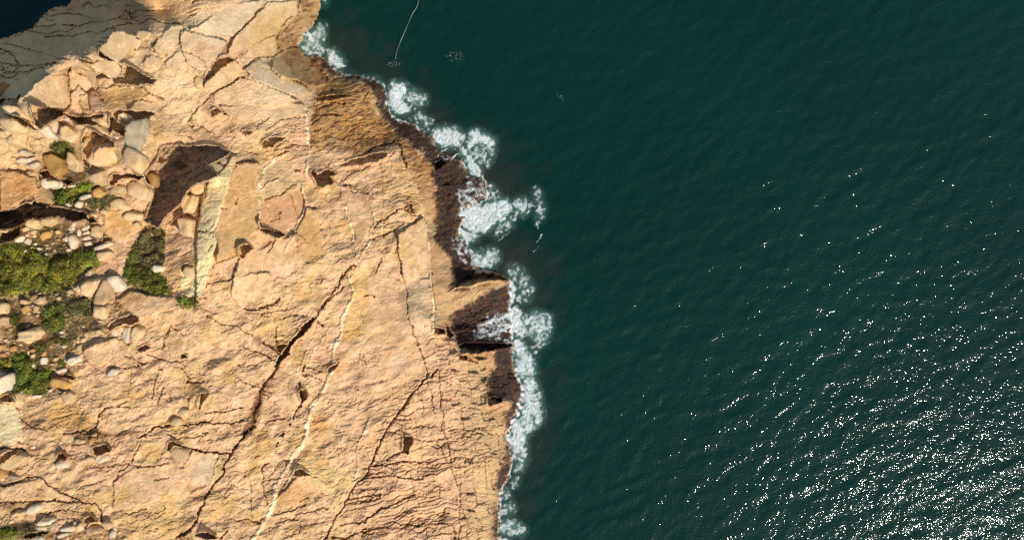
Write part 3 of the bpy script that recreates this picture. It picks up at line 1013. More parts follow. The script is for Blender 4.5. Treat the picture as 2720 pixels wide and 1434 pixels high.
# the headland goes on outside the picture: coarser rock reaching inland
for au, av in ((np.arange(-1300, -150, 14.0), np.arange(40, 2300, 14.0)), (np.arange(-170, 1300, 14.0), np.arange(1540, 2300, 14.0))):
    AU, AV = np.meshgrid(au, av)
    az_ = bil(ZC, (np.clip(AU, u0, u1) - u0) / 12.0, (np.clip(AV, v0, v1 - 12) - v0) / 12.0)
    an_ = spec_noise(AU.shape, 40, 400, 2.4, seed=601, step=14.0)
    az_ = np.maximum(az_ - 0.35 + 0.35 * an_ * np.clip((np.maximum(-180 - AU, AV - 1560)) / 120, 0, 1), -1.5)
    ax_, ay_, az_ = place(AU, AV, az_)
    ai = np.arange(AU.size).reshape(AU.shape)
    aq = np.stack([ai[1:, :-1], ai[1:, 1:], ai[:-1, 1:], ai[:-1, :-1]], -1).reshape(-1, 4)
    me = make_mesh('rock_shelf', np.stack([ax_, ay_, az_], -1).reshape(-1, 3), aq, ROCK, smooth=True)
    add_color(me, "tint", (C_PALE[None] * (1 + 0.08 * an_.ravel())[:, None]))
    add_float(me, "wet", np.zeros(AU.size))
    obj('rock_shelf', me, headland)['label'] = 'plain rock reaching on past the picture edge'

# ------------------------------------------------------------------ foam field (photo pixels)
FOAM = """
M 1.0 3 90,400 150,270 230,240 300,330 260,420 340,480 300,540 220,560 130,480
M .62 4 230,240 320,300 420,340 490,390 470,450 400,480 330,500 300,420
M .5 4 200,560 420,570 560,600 520,650 500,720 440,690 300,620
M .6 3 330,480 400,500 480,590 520,680 480,690 420,600
M 1.0 4 530,740 560,690 700,680 810,730 840,780 800,840 720,880 620,850 540,790
M 1.0 3 840,830 900,710 950,700 1030,760 1110,800 1130,850 1080,860 1000,820 940,830 890,880
M .75 3 1040,830 1130,850 1110,960 1050,1060 1020,1040 1060,940
M .98 3 800,850 880,870 940,1000 1000,1100 1010,1150 940,1120 860,1080 850,980 780,900
M .6 3 900,830 1040,830 1060,940 1000,1050 940,980
M .5 4 760,1290 840,1200 980,1180 1060,1250 1040,1358 750,1358
N 1.2 4 330,540 480,470 640,470 720,430 830,410 930,440 940,540 830,620 720,680 640,780 520,790 380,750 360,650
N 1.05 3 300,780 370,760 480,800 560,840 460,900 400,930 340,880
N .72 5 930,440 1080,380 1140,470 1140,570 1080,610 960,560
N .58 4 1180,240 1240,260 1300,380 1320,520 1290,640 1250,750 1210,700 1260,560 1200,480 1230,380
N .62 4 800,640 960,580 1000,620 900,740 800,840 760,900 700,880 760,760
N .78 4 400,940 460,980 560,1090 640,1000 760,990 800,1060 720,1180 640,1250 530,1240 440,1140
N .5 4 620,190 700,230 820,360 780,430 640,440 620,300
N .62 4 270,320 340,300 480,360 600,390 600,450 480,460 330,520 290,420
N .42 4 200,820 300,800 380,960 420,1100 500,1230 380,1150 250,1050
N .48 5 880,1180 1000,1180 1100,1260 1130,1340 950,1358 880,1270
O 1.05 2 905,180 960,180 970,300 960,430 920,520 890,520 920,400
O 1.25 2.5 930,530 1010,490 1040,620 1060,700 1040,790 980,830 940,780 950,640
O .66 3 1100,620 1170,560 1260,550 1380,620 1420,720 1400,850 1320,980 1240,990 1180,920 1120,850 1060,800
O .9 5 1060,640 1160,600 1230,640 1160,720 1120,850 1040,900 980,860
O .66 3 450,820 560,720 650,640 830,560 940,540 950,640 940,760 860,820 740,860 600,890 520,880
O .62 3 520,900 740,880 940,900 940,955 740,930
O .88 4 930,800 1060,900 1130,1000 1180,1150 1230,1300 1240,1358 990,1358 960,1220 980,1100 940,950
O .45 6 960,100 1080,100 1200,250 1180,400 1060,470 980,430
O .45 4 880,40 1000,40 1060,110 900,130
O .45 5 1080,900 1250,1000 1230,1150 1150,1100
P .82 4 990,0 1200,0 1220,100 1260,200 1290,330 1290,560 1220,600 1100,680 1080,800 1140,900 1060,900 1000,1000 960,970 920,860 880,720 960,660 930,580 1030,520 1020,380 1080,230 1070,100
P 1.25 3 930,580 960,530 1040,520 1070,620 1050,690 1090,750 1060,850 960,860 890,760 880,700 960,670
P .98 4 1060,240 1130,120 1200,300 1100,330
P .62 4 1000,900 1140,880 1110,1000 1050,1130 940,1170 920,1120 980,1080
P .62 4 900,1240 1000,1170 1050,1200 960,1330 900,1358
L .5 4 1310,1020 1360,960 1440,980 1460,1080 1400,1140 1310,1110
L .68 4 1310,1150 1400,1150 1520,1200 1560,1280 1500,1320 1400,1300 1310,1320
L .62 4 1310,870 1440,860 1400,960 1320,980
L .6 4 1300,1320 1400,1330 1460,1420 1440,1600 1300,1600
B .66 6 1110,460 1180,330 1330,240 1390,200 1370,330 1340,430 1400,470 1340,530 1200,525
B .88 3 1370,460 1440,470 1530,560 1560,660 1480,660 1420,590
B .64 3 1540,640 1640,690 1787,740 1780,760 1600,710
B .55 4 1330,0 1380,0 1390,60 1330,90
C .6 3 0,690 100,730 210,790 230,870 190,830 100,770 0,720
A .6 3 490,0 590,0 560,30 500,22
"""
FLINES = """
M 1.0 12 560,1000 590,930 660,880 760,890
M .9 9 610,970 700,960 770,935
M .9 9 680,1000 760,940
N .8 14 1230,900 1270,860 1300,810
N .7 10 1180,1020 1250,960
N .9 14 300,780 340,880 400,930
N .95 12 400,140 480,130 580,120
N .8 10 440,1150 500,1230 560,1260
O .9 12 520,880 640,880 760,850 940,770
O .9 10 470,830 540,740 640,700
Z 1.0 9 1353,742 1357,776 1354,815 1361,846 1358,888 1364,921 1366,958 1370,986 1379,1017 1392,1034 1386,1056 1379,1076 1375,1102 1359,1118 1349,1160 1361,1205
Z .8 4 1361,1205 1358,1239 1350,1272 1331,1297 1328,1320 1328,1376 1326,1450
Z .8 4 884,180 916,198 956,203 988,211 1016,224 1024,241 1027,269 1034,297 1054,318 1100,333 1126,350
Z .8 5 1230,424 1240,452 1284,472 1294,500 1295,528 1264,545 1225,556 1232,581 1219,617 1236,648 1243,676 1262,708
M .7 7 330,480 400,530 470,620 500,690
M .7 6 420,560 500,600 560,600
M .7 6 1010,1150 1060,1220 1100,1330
N .7 7 620,200 680,260 700,380
N .7 7 1150,480 1220,500 1290,600 1240,740
N .6 6 780,900 860,820 960,700
"""
FS = 1.5
fus = np.arange(770, 1500, FS); fvs = np.arange(-20, 1520, FS)
FU, FV = np.meshgrid(fus, fvs)
def fgrid_noise(lo, hi, beta, seed, angle=0.0, aniso=1.0):
    return spec_noise(FU.shape, lo, hi, beta, angle, aniso, seed, FS)
FWX = fgrid_noise(8, 60, 2.4, 301) * 3.0
FWY = fgrid_noise(8, 60, 2.4, 302) * 3.0
FF = np.zeros(FU.shape)
AER = np.zeros(FU.shape)
HALO = np.zeros(FU.shape)
for ln in FOAM.strip().splitlines():
    t = ln.split()
    if t[0] == 'A':
        continue
    p = pts(t[0], t[3:])
    m = inside(p, FU + FWX, FV + FWY).astype(float)
    m = blur(m, float(t[2]) * 1.3 / FS)
    FF = np.maximum(FF, float(t[1]) * m)
    HALO = np.maximum(HALO, min(float(t[1]), 0.9) * blur(m, 9))
    AER = np.maximum(AER, np.clip(float(t[1]), 0, 1) * blur(m, 7))
la = fgrid_noise(6, 22, 1.4, 303)
lb_ = fgrid_noise(4, 12, 1.0, 304)
lc = fgrid_noise(7, 50, 1.8, 305, math.radians(-35), 2.2)
gx_, gy_ = np.meshgrid(np.arange(FU.shape[1], dtype=float), np.arange(FU.shape[0], dtype=float))
sw1, sw2 = fgrid_noise(25, 90, 2.2, 311) * 7, fgrid_noise(25, 90, 2.2, 312) * 7
def swirl(n):
    return bil(n, np.clip(gx_ + sw1, 0, FU.shape[1] - 2), np.clip(gy_ + sw2, 0, FU.shape[0] - 2))
la2 = swirl(fgrid_noise(10, 36, 1.8, 313))
lc = swirl(lc)
lace = np.maximum(np.clip(1 - np.abs(la) * 1.7, 0, 1) * 0.8, np.clip(1 - np.abs(la2) * 1.7, 0, 1))
lace = np.maximum(lace, 0.95 * np.clip(1 - np.abs(lc) * 1.8, 0, 1))
ld = fgrid_noise(14, 60, 2.0, 306)
dens = np.minimum(FF, 1.1) * (1 + 0.15 * ld)
f1 = np.exp(-(swirl(fgrid_noise(26, 80, 1.9, 307)) / 0.27) ** 2)
f2 = np.exp(-(swirl(fgrid_noise(15, 42, 1.7, 308)) / 0.33) ** 2)
f3 = np.exp(-(swirl(fgrid_noise(12, 80, 1.8, 309, math.radians(-35), 2.4)) / 0.33) ** 2)
fil = np.maximum(np.maximum(f1, 0.9 * f2), 0.8 * f3)
rag = fgrid_noise(10, 50, 1.8, 310)
env = np.clip((FF + 0.20 * rag - 0.30) * 3.2, 0, 1) * np.clip((FF - 0.06) * 6, 0, 1)
core = np.clip((dens - 0.60) / 0.30, 0, 1)
core = core * core * (3 - 2 * core)
mott = np.clip(0.55 + 0.32 * la2 + 0.22 * la, 0, 1)
wide = FF
COV = env * (core * np.maximum(0.40 + 0.5 * mott, 0.95 * fil) + (1 - core) * (0.07 + 0.80 * fil * np.clip(0.8 + 0.3 * rag, 0.25, 1)))
COV = np.maximum(COV, np.clip(HALO * 1.6 - 0.1, 0, 1) * f1 * np.clip(0.25 + 0.5 * rag, 0, 0.7))
for ln in FLINES.strip().splitlines():
    t = ln.split()
    d = seg_dist(pts(t[0], t[3:]), FU + FWX * 0.6, FV + FWY * 0.6)
    COV = np.maximum(COV, min(float(t[1]), 0.95) * np.clip(1.4 - d / (float(t[2]) / SC[t[0]] * 0.5), 0, 1) * np.clip(0.45 + 0.55 * rag + 0.2 * la, 0, 1))
COV = np.clip(COV, 0, 1)

# thin foam flecks drifting offshore
for cx_, cy_, rx_, ry_, an in [(1500, 265, 30, 8, 40), (1548, 285, 8, 18, -20), (1575, 405, 26, 10, 45), (1610, 450, 14, 26, -35), (1210, 150, 24, 14, 0), (1045, 170, 22, 8, 0), (1470, 150, 3, 3, 0)]:
    c_, s_ = math.cos(math.radians(an)), math.sin(math.radians(an))
    dx, dy = FU - cx_, FV - cy_
    q = ((dx * c_ + dy * s_) / rx_) ** 2 + ((-dx * s_ + dy * c_) / ry_) ** 2
    COV = np.maximum(COV, np.clip((lb_ - 1.2) * 1.2, 0, 0.3) * np.clip(1.4 - q, 0, 1))

# ------------------------------------------------------------------ the sea
def ocean(N, dx, seed=9):
    r = np.random.default_rng(seed)
    k1 = np.fft.fftfreq(N, dx) * 2 * math.pi
    KX, KY = np.meshgrid(k1, k1)
    k = np.hypot(KX, KY) + 1e-9
    wd = math.radians(115)          # travel direction of the chop
    cosd = (KX * math.cos(wd) + KY * math.sin(wd)) / k
    amp = k ** -2.0 * (0.25 + cosd ** 2) * np.exp(-(1.3 / k) ** 2) * np.exp(-(k / 9.5) ** 4)
    amp[0, 0] = 0
    f = (r.standard_normal((N, N)) + 1j * r.standard_normal((N, N))) * amp
    h = np.real(np.fft.ifft2(f))
    gy, gx = np.gradient(h, dx)
    s = math.sqrt((gx ** 2).mean() + (gy ** 2).mean())
    return h / s
WDX = 0.25
OC = ocean(1024, WDX) * 0.07
sx = np.arange(-78, 78.01, WDX); sy = np.arange(-46, 46.01, WDX)
SX, SY = np.meshgrid(sx, sy)
SU, SV = SX / PX + 1360, 717 - SY / PX
ii = (np.round((SX + 100) / WDX).astype(int)) % 1024
jj = (np.round((SY + 100) / WDX).astype(int)) % 1024
edge_f = np.clip(np.minimum(78 - np.abs(SX), 46 - np.abs(SY)) / 4, 0, 1)
SZ = OC[jj, ii] * edge_f
lz = bil(Z, (SU - u0) / STEP, (SV - v0) / STEP)
covered = (SU > u0 + 20) & (SU < u1 - 20) & (SV > v0 + 20) & (SV < v1 - 20) & (lz > 1.0)
covered |= (SU < 1200) & (SU > -100) & (SV > 250) & (SU < 700)
ds = seg_dist(WATER, SU, SV)
SZ *= 0.5 + 0.5 * np.clip(ds / 100, 0, 1)
aer = bil(AER, (SU - 770) / FS, (SV + 20) / FS) * ((SU > 775) & (SU < 1495) & (SV > -15) & (SV < 1515))
w1 = spec_noise(SX.shape, 6, 60, 2.4, seed=401, step=WDX)
w2 = spec_noise(SX.shape, 2, 14, 2.0, seed=402, step=WDX)
# shallow brown weed-covered reef close to the rocks
REEF = [('Z', '870,60 960,150 1060,220 1180,300 1290,380 1400,450 1360,520 1290,540 1240,560 1150,400 1000,220 800,130'), ('Z', '1240,560 1330,640 1420,690 1440,760 1370,760 1270,720 1220,620'),
        ('Z', '1360,740 1420,740 1400,1000 1440,1040 1420,1130 1390,1230 1370,1330 1370,1560 1320,1560 1320,1300 1350,1100')]
reef = np.zeros(SX.shape)
for t_, tk in REEF:
    reef = np.maximum(reef, inside(pts(t_, tk.split()), SU + w2 * 14, SV + w1 * 20))
reef = np.clip(blur(reef, 9) * 1.0 + 0.12 * w2, 0, 1) * (blur(reef, 9) > 0.03)
sidx = np.arange(SX.size).reshape(SX.shape)
sq = np.stack([sidx[:-1, :-1], sidx[:-1, 1:], sidx[1:, 1:], sidx[1:, :-1]], -1).reshape(-1, 4)
sq = sq[~covered.ravel()[sq].all(1)]
used, inv = np.unique(sq, return_inverse=True)
sco = np.stack([SX, SY, SZ], -1).reshape(-1, 3)[used]
nn = len(sco)
# outer sheet to the horizon
big_ = [(-78, -46), (78, -46), (78, 46), (-78, 46)]
R_ = 6000
far_ = [(-R_, -R_), (R_, -R_), (R_, R_), (-R_, R_)]
sco = np.vstack([sco, [(x, y, -0.02) for x, y in big_], [(x, y, -0.02) for x, y in far_]])
ofaces = [[nn + 0, nn + 4, nn + 5, nn + 1], [nn + 1, nn + 5, nn + 6, nn + 2], [nn + 2, nn + 6, nn + 7, nn + 3], [nn + 3, nn + 7, nn + 4, nn + 0]]
sfaces = np.vstack([inv.reshape(-1, 4), ofaces])

def sea_material():
    m, nt, b = new_mat("sea water")
    N = nt.nodes.new; Lk = nt.links.new
    tc = N("ShaderNodeTexCoord")
    deep = N("ShaderNodeRGB"); deep.outputs[0].default_value = (0.0012, 0.0155, 0.0104, 1)
    shal = N("ShaderNodeRGB"); shal.outputs[0].default_value = (0.0016, 0.027, 0.0182, 1)
    nz = N("ShaderNodeTexNoise"); nz.inputs["Scale"].default_value = 0.035; nz.inputs["Detail"].default_value = 3
    Lk(tc.outputs["Object"], nz.inputs[0])
    mx = N("ShaderNodeMixRGB"); Lk(nz.outputs[0], mx.inputs[0]); Lk(deep.outputs[0], mx.inputs[1]); Lk(shal.outputs[0], mx.inputs[2])
    ar = N("ShaderNodeAttribute"); ar.attribute_name = "reef"
    mx2 = N("ShaderNodeMixRGB"); Lk(ar.outputs["Fac"], mx2.inputs[0]); Lk(mx.outputs[0], mx2.inputs[1]); mx2.inputs[2].default_value = (0.022, 0.021, 0.016, 1)
    aa = N("ShaderNodeAttribute"); aa.attribute_name = "aeration"
    mx3 = N("ShaderNodeMixRGB"); Lk(aa.outputs["Fac"], mx3.inputs[0]); Lk(mx2.outputs[0], mx3.inputs[1]); mx3.inputs[2].default_value = (0.14, 0.32, 0.25, 1)
    Lk(mx3.outputs[0], b.inputs["Base Color"])
    b.inputs["Roughness"].default_value = 0.06
    b.inputs["IOR"].default_value = 1.33
    mp = N("ShaderNodeMapping"); mp.inputs["Rotation"].default_value = (0, 0, math.radians(-25)); mp.inputs["Scale"].default_value = (1.0, 1.7, 1)
    Lk(tc.outputs["Object"], mp.inputs[0])
    r1 = N("ShaderNodeTexNoise"); r1.inputs["Scale"].default_value = 2.3; r1.inputs["Detail"].default_value = 1.2; r1.inputs["Roughness"].default_value = 0.55
    Lk(mp.outputs[0], r1.inputs[0])
    bp = N("ShaderNodeBump"); bp.inputs["Strength"].default_value = 1.0; bp.inputs["Distance"].default_value = 0.08
    Lk(r1.outputs[0], bp.inputs["Height"]); Lk(bp.outputs[0], b.inputs["Normal"])
    return m
SEA = sea_material()
me = make_mesh("sea", sco, sfaces, SEA, smooth=True)
add_float(me, "reef", np.r_[reef.ravel()[used], np.zeros(8)])
add_float(me, "aeration", np.r_[np.clip(aer.ravel()[used] - 0.05, 0, 1) * 0.8, np.zeros(8)])
obj("sea", me, None, label='dark green sea with sun glitter towards the lower right', category='sea', kind='structure')

# ------------------------------------------------------------------ foam meshes
def foam_material():
    m, nt, b = new_mat("white sea foam")
    N = nt.nodes.new; Lk = nt.links.new
    at = N("ShaderNodeAttribute"); at.attribute_name = "cover"
    b.inputs["Base Color"].default_value = (0.66, 0.71, 0.70, 1)
    b.inputs["Roughness"].default_value = 0.8
    tr = N("ShaderNodeBsdfTransparent")
    mx = N("ShaderNodeMixShader")
    Lk(at.outputs["Fac"], mx.inputs[0]); Lk(tr.outputs[0], mx.inputs[1]); Lk(b.outputs[0], mx.inputs[2])
    Lk(mx.outputs[0], nt.nodes["Material Output"].inputs["Surface"])
    return m
FOAMM = foam_material()
SXi = ((FU - 1360) * PX + 78) / WDX
SYi = (-(FV - 717) * PX + 46) / WDX
fz = np.maximum(bil(SZ, SXi, SYi) + 0.10, bil(Z, (FU - u0) / STEP, (FV - v0) / STEP) + 0.07)
fz = blur(fz, 0.8) + 0.03
fz = fz + COV * (0.04 + 0.07 * np.clip(FF - 0.6, 0, 1) * (0.5 + 0.5 * np.clip(la, -1, 1)))
fx_, fy_, fz_ = place(FU, FV, fz)
fco = np.stack([fx_, fy_, fz_], -1).reshape(-1, 3)
fidx = np.arange(FU.size).reshape(FU.shape)
fq = np.stack([fidx[1:, :-1], fidx[1:, 1:], fidx[:-1, 1:], fidx[:-1, :-1]], -1).reshape(-1, 4)
fq = fq[COV.ravel()[fq].max(1) > 0.02]
BANDS = [(-50, 210, 'thin spray and foam at the foot of the northern point'), (210, 330, 'lacy white foam patch washing the upper brown rocks'),
         (330, 480, 'curled white foam breaking at the brown rock corner'), (480, 730, 'largest white foam burst with a lacy tail over green water'),
         (730, 935, 'round foam swirl and white backwash at the rock wedge'), (935, 1250, 'dense white surf strip along the jointed shore blocks'),
         (1250, 1600, 'thin lacy foam at the bottom of the shore')]
vc = FV.ravel()[fq[:, 0]] + 0.15 * (FU.ravel()[fq[:, 0]] - 1200)
for a_, b_, lb in BANDS:
    q = fq[(vc >= a_) & (vc < b_)]
    if not len(q):
        continue
    vid, inv = np.unique(q, return_inverse=True)
    me = make_mesh("sea_foam", fco[vid], inv.reshape(-1, 4), FOAMM, smooth=True)
    add_float(me, "cover", COV.ravel()[vid] * 0.95)
    obj("sea_foam", me, None, label=lb, category='foam', group='surf foam along the rocks', kind='stuff')

def ribbon(name, p, width, z, mat, **props):
    P = np.array([place(x, y, z)[:2] for x, y in p])
    # resample
    seg = np.hypot(*np.diff(P, axis=0).T)
    t = np.r_[0, np.cumsum(seg)]
    n = int(t[-1] / 0.12)
    tt = np.linspace(0, t[-1], n)
    Q_ = np.stack([np.interp(tt, t, P[:, 0]), np.interp(tt, t, P[:, 1])], 1)
    k = np.ones(9) / 9
    for c in range(2):
        Q_[4:-4, c] = np.convolve(Q_[:, c], k, 'valid')
    Q_ += 0.03 * np.sin(tt[:, None] * 2.1 + np.array([0, 1.3]))
    d = np.gradient(Q_, axis=0)
    d /= np.hypot(d[:, 0], d[:, 1])[:, None]
    nr = np.stack([-d[:, 1], d[:, 0]], 1)
    ring = 6
    co = []
    for i in range(n):
        for a in range(ring):
            an = 2 * math.pi * a / ring
            w = width * (0.8 + 0.35 * math.sin(tt[i] * 1.7))
            co.append((Q_[i, 0] + nr[i, 0] * w * math.cos(an), Q_[i, 1] + nr[i, 1] * w * math.cos(an), z + w * 0.6 * math.sin(an)))
    fc = [[i * ring + a, i * ring + (a + 1) % ring, (i + 1) * ring + (a + 1) % ring, (i + 1) * ring + a] for i in range(n - 1) for a in range(ring)]
    return obj(name, make_mesh(name, co, fc, mat, True), None, **props)
m_line, nt_, b_ = new_mat("pale line")
b_.inputs["Base Color"].default_value = (0.13, 0.18, 0.17, 1)
ribbon("floating_line", [(1118, -60), (1111, 0), (1110, 14), (1097, 34), (1090, 52), (1080, 70), (1074, 88), (1064, 110), (1057, 126), (1053, 142), (1051, 158)], 0.055, 0.22, m_line,
       label='thin pale line trailing on the water at the top', category='line')

# ------------------------------------------------------------------ stones
ICO = {}
def ico(n):
    if n not in ICO:
        b = bmesh.new()
        bmesh.ops.create_icosphere(b, subdivisions=n, radius=1)
        b.verts.ensure_lookup_table()
        ICO[n] = (np.array([v.co[:] for v in b.verts]), np.array([[v.index for v in f.verts] for f in b.faces]))
        b.free()
    return ICO[n]

def stone_material(name, c, c2, k=1.45):
    m, nt, b = new_mat(name)
    N = nt.nodes.new; Lk = nt.links.new
    oi = N("ShaderNodeObjectInfo"); tc = N("ShaderNodeTexCoord")
    ad = N("ShaderNodeVectorMath"); ad.operation = 'ADD'
    Lk(tc.outputs["Object"], ad.inputs[0])
    cb_ = N("ShaderNodeCombineXYZ")
    ml = N("ShaderNodeMath"); ml.operation = 'MULTIPLY'; ml.inputs[1].default_value = 57
    Lk(oi.outputs["Random"], ml.inputs[0]); Lk(ml.outputs[0], cb_.inputs[0]); Lk(ml.outputs[0], cb_.inputs[2]); Lk(cb_.outputs[0], ad.inputs[1])
    n1 = N("ShaderNodeTexNoise"); n1.inputs["Scale"].default_value = 0.9; n1.inputs["Detail"].default_value = 6; n1.inputs["Roughness"].default_value = 0.65
    Lk(ad.outputs[0], n1.inputs[0])
    mr = N("ShaderNodeMapRange"); mr.inputs[1].default_value = 0.35; mr.inputs[2].default_value = 0.68
    Lk(n1.outputs[0], mr.inputs[0])
    mx = N("ShaderNodeMixRGB"); Lk(mr.outputs[0], mx.inputs[0]); mx.inputs[1].default_value = (*alb(*c, k), 1); mx.inputs[2].default_value = (*alb(*c2, k), 1)
    br = N("ShaderNodeMapRange"); br.inputs[3].default_value = 0.82; br.inputs[4].default_value = 1.12
    Lk(oi.outputs["Random"], br.inputs[0])
    sc_ = N("ShaderNodeVectorMath"); sc_.operation = 'SCALE'; Lk(mx.outputs[0], sc_.inputs[0]); Lk(br.outputs[0], sc_.inputs["Scale"])
    Lk(sc_.outputs[0], b.inputs["Base Color"])
    n2_ = N("ShaderNodeTexNoise"); n2_.inputs["Scale"].default_value = 4; n2_.inputs["Detail"].default_value = 6; n2_.inputs["Roughness"].default_value = 0.7
    Lk(ad.outputs[0], n2_.inputs[0])
    bp = N("ShaderNodeBump"); bp.inputs["Strength"].default_value = 0.8; bp.inputs["Distance"].default_value = 0.125
    Lk(n2_.outputs[0], bp.inputs["Height"]); Lk(bp.outputs[0], b.inputs["Normal"])
    b.inputs["Roughness"].default_value = 0.9
    b.inputs["Specular IOR Level"].default_value = 0.25
    return m
SM = {'w': stone_material("chalky stone", (246, 226, 194), (232, 206, 166)),
      'p': stone_material("cream stone", (240, 205, 155), (216, 178, 122)),
      'o': stone_material("ochre stone", (216, 168, 100), (196, 146, 82)),
      'g': stone_material("grey stone", (200, 182, 150), (176, 156, 124))}
CWORD = {'w': 'chalk-white', 'p': 'pale cream', 'o': 'ochre', 'g': 'grey-buff'}

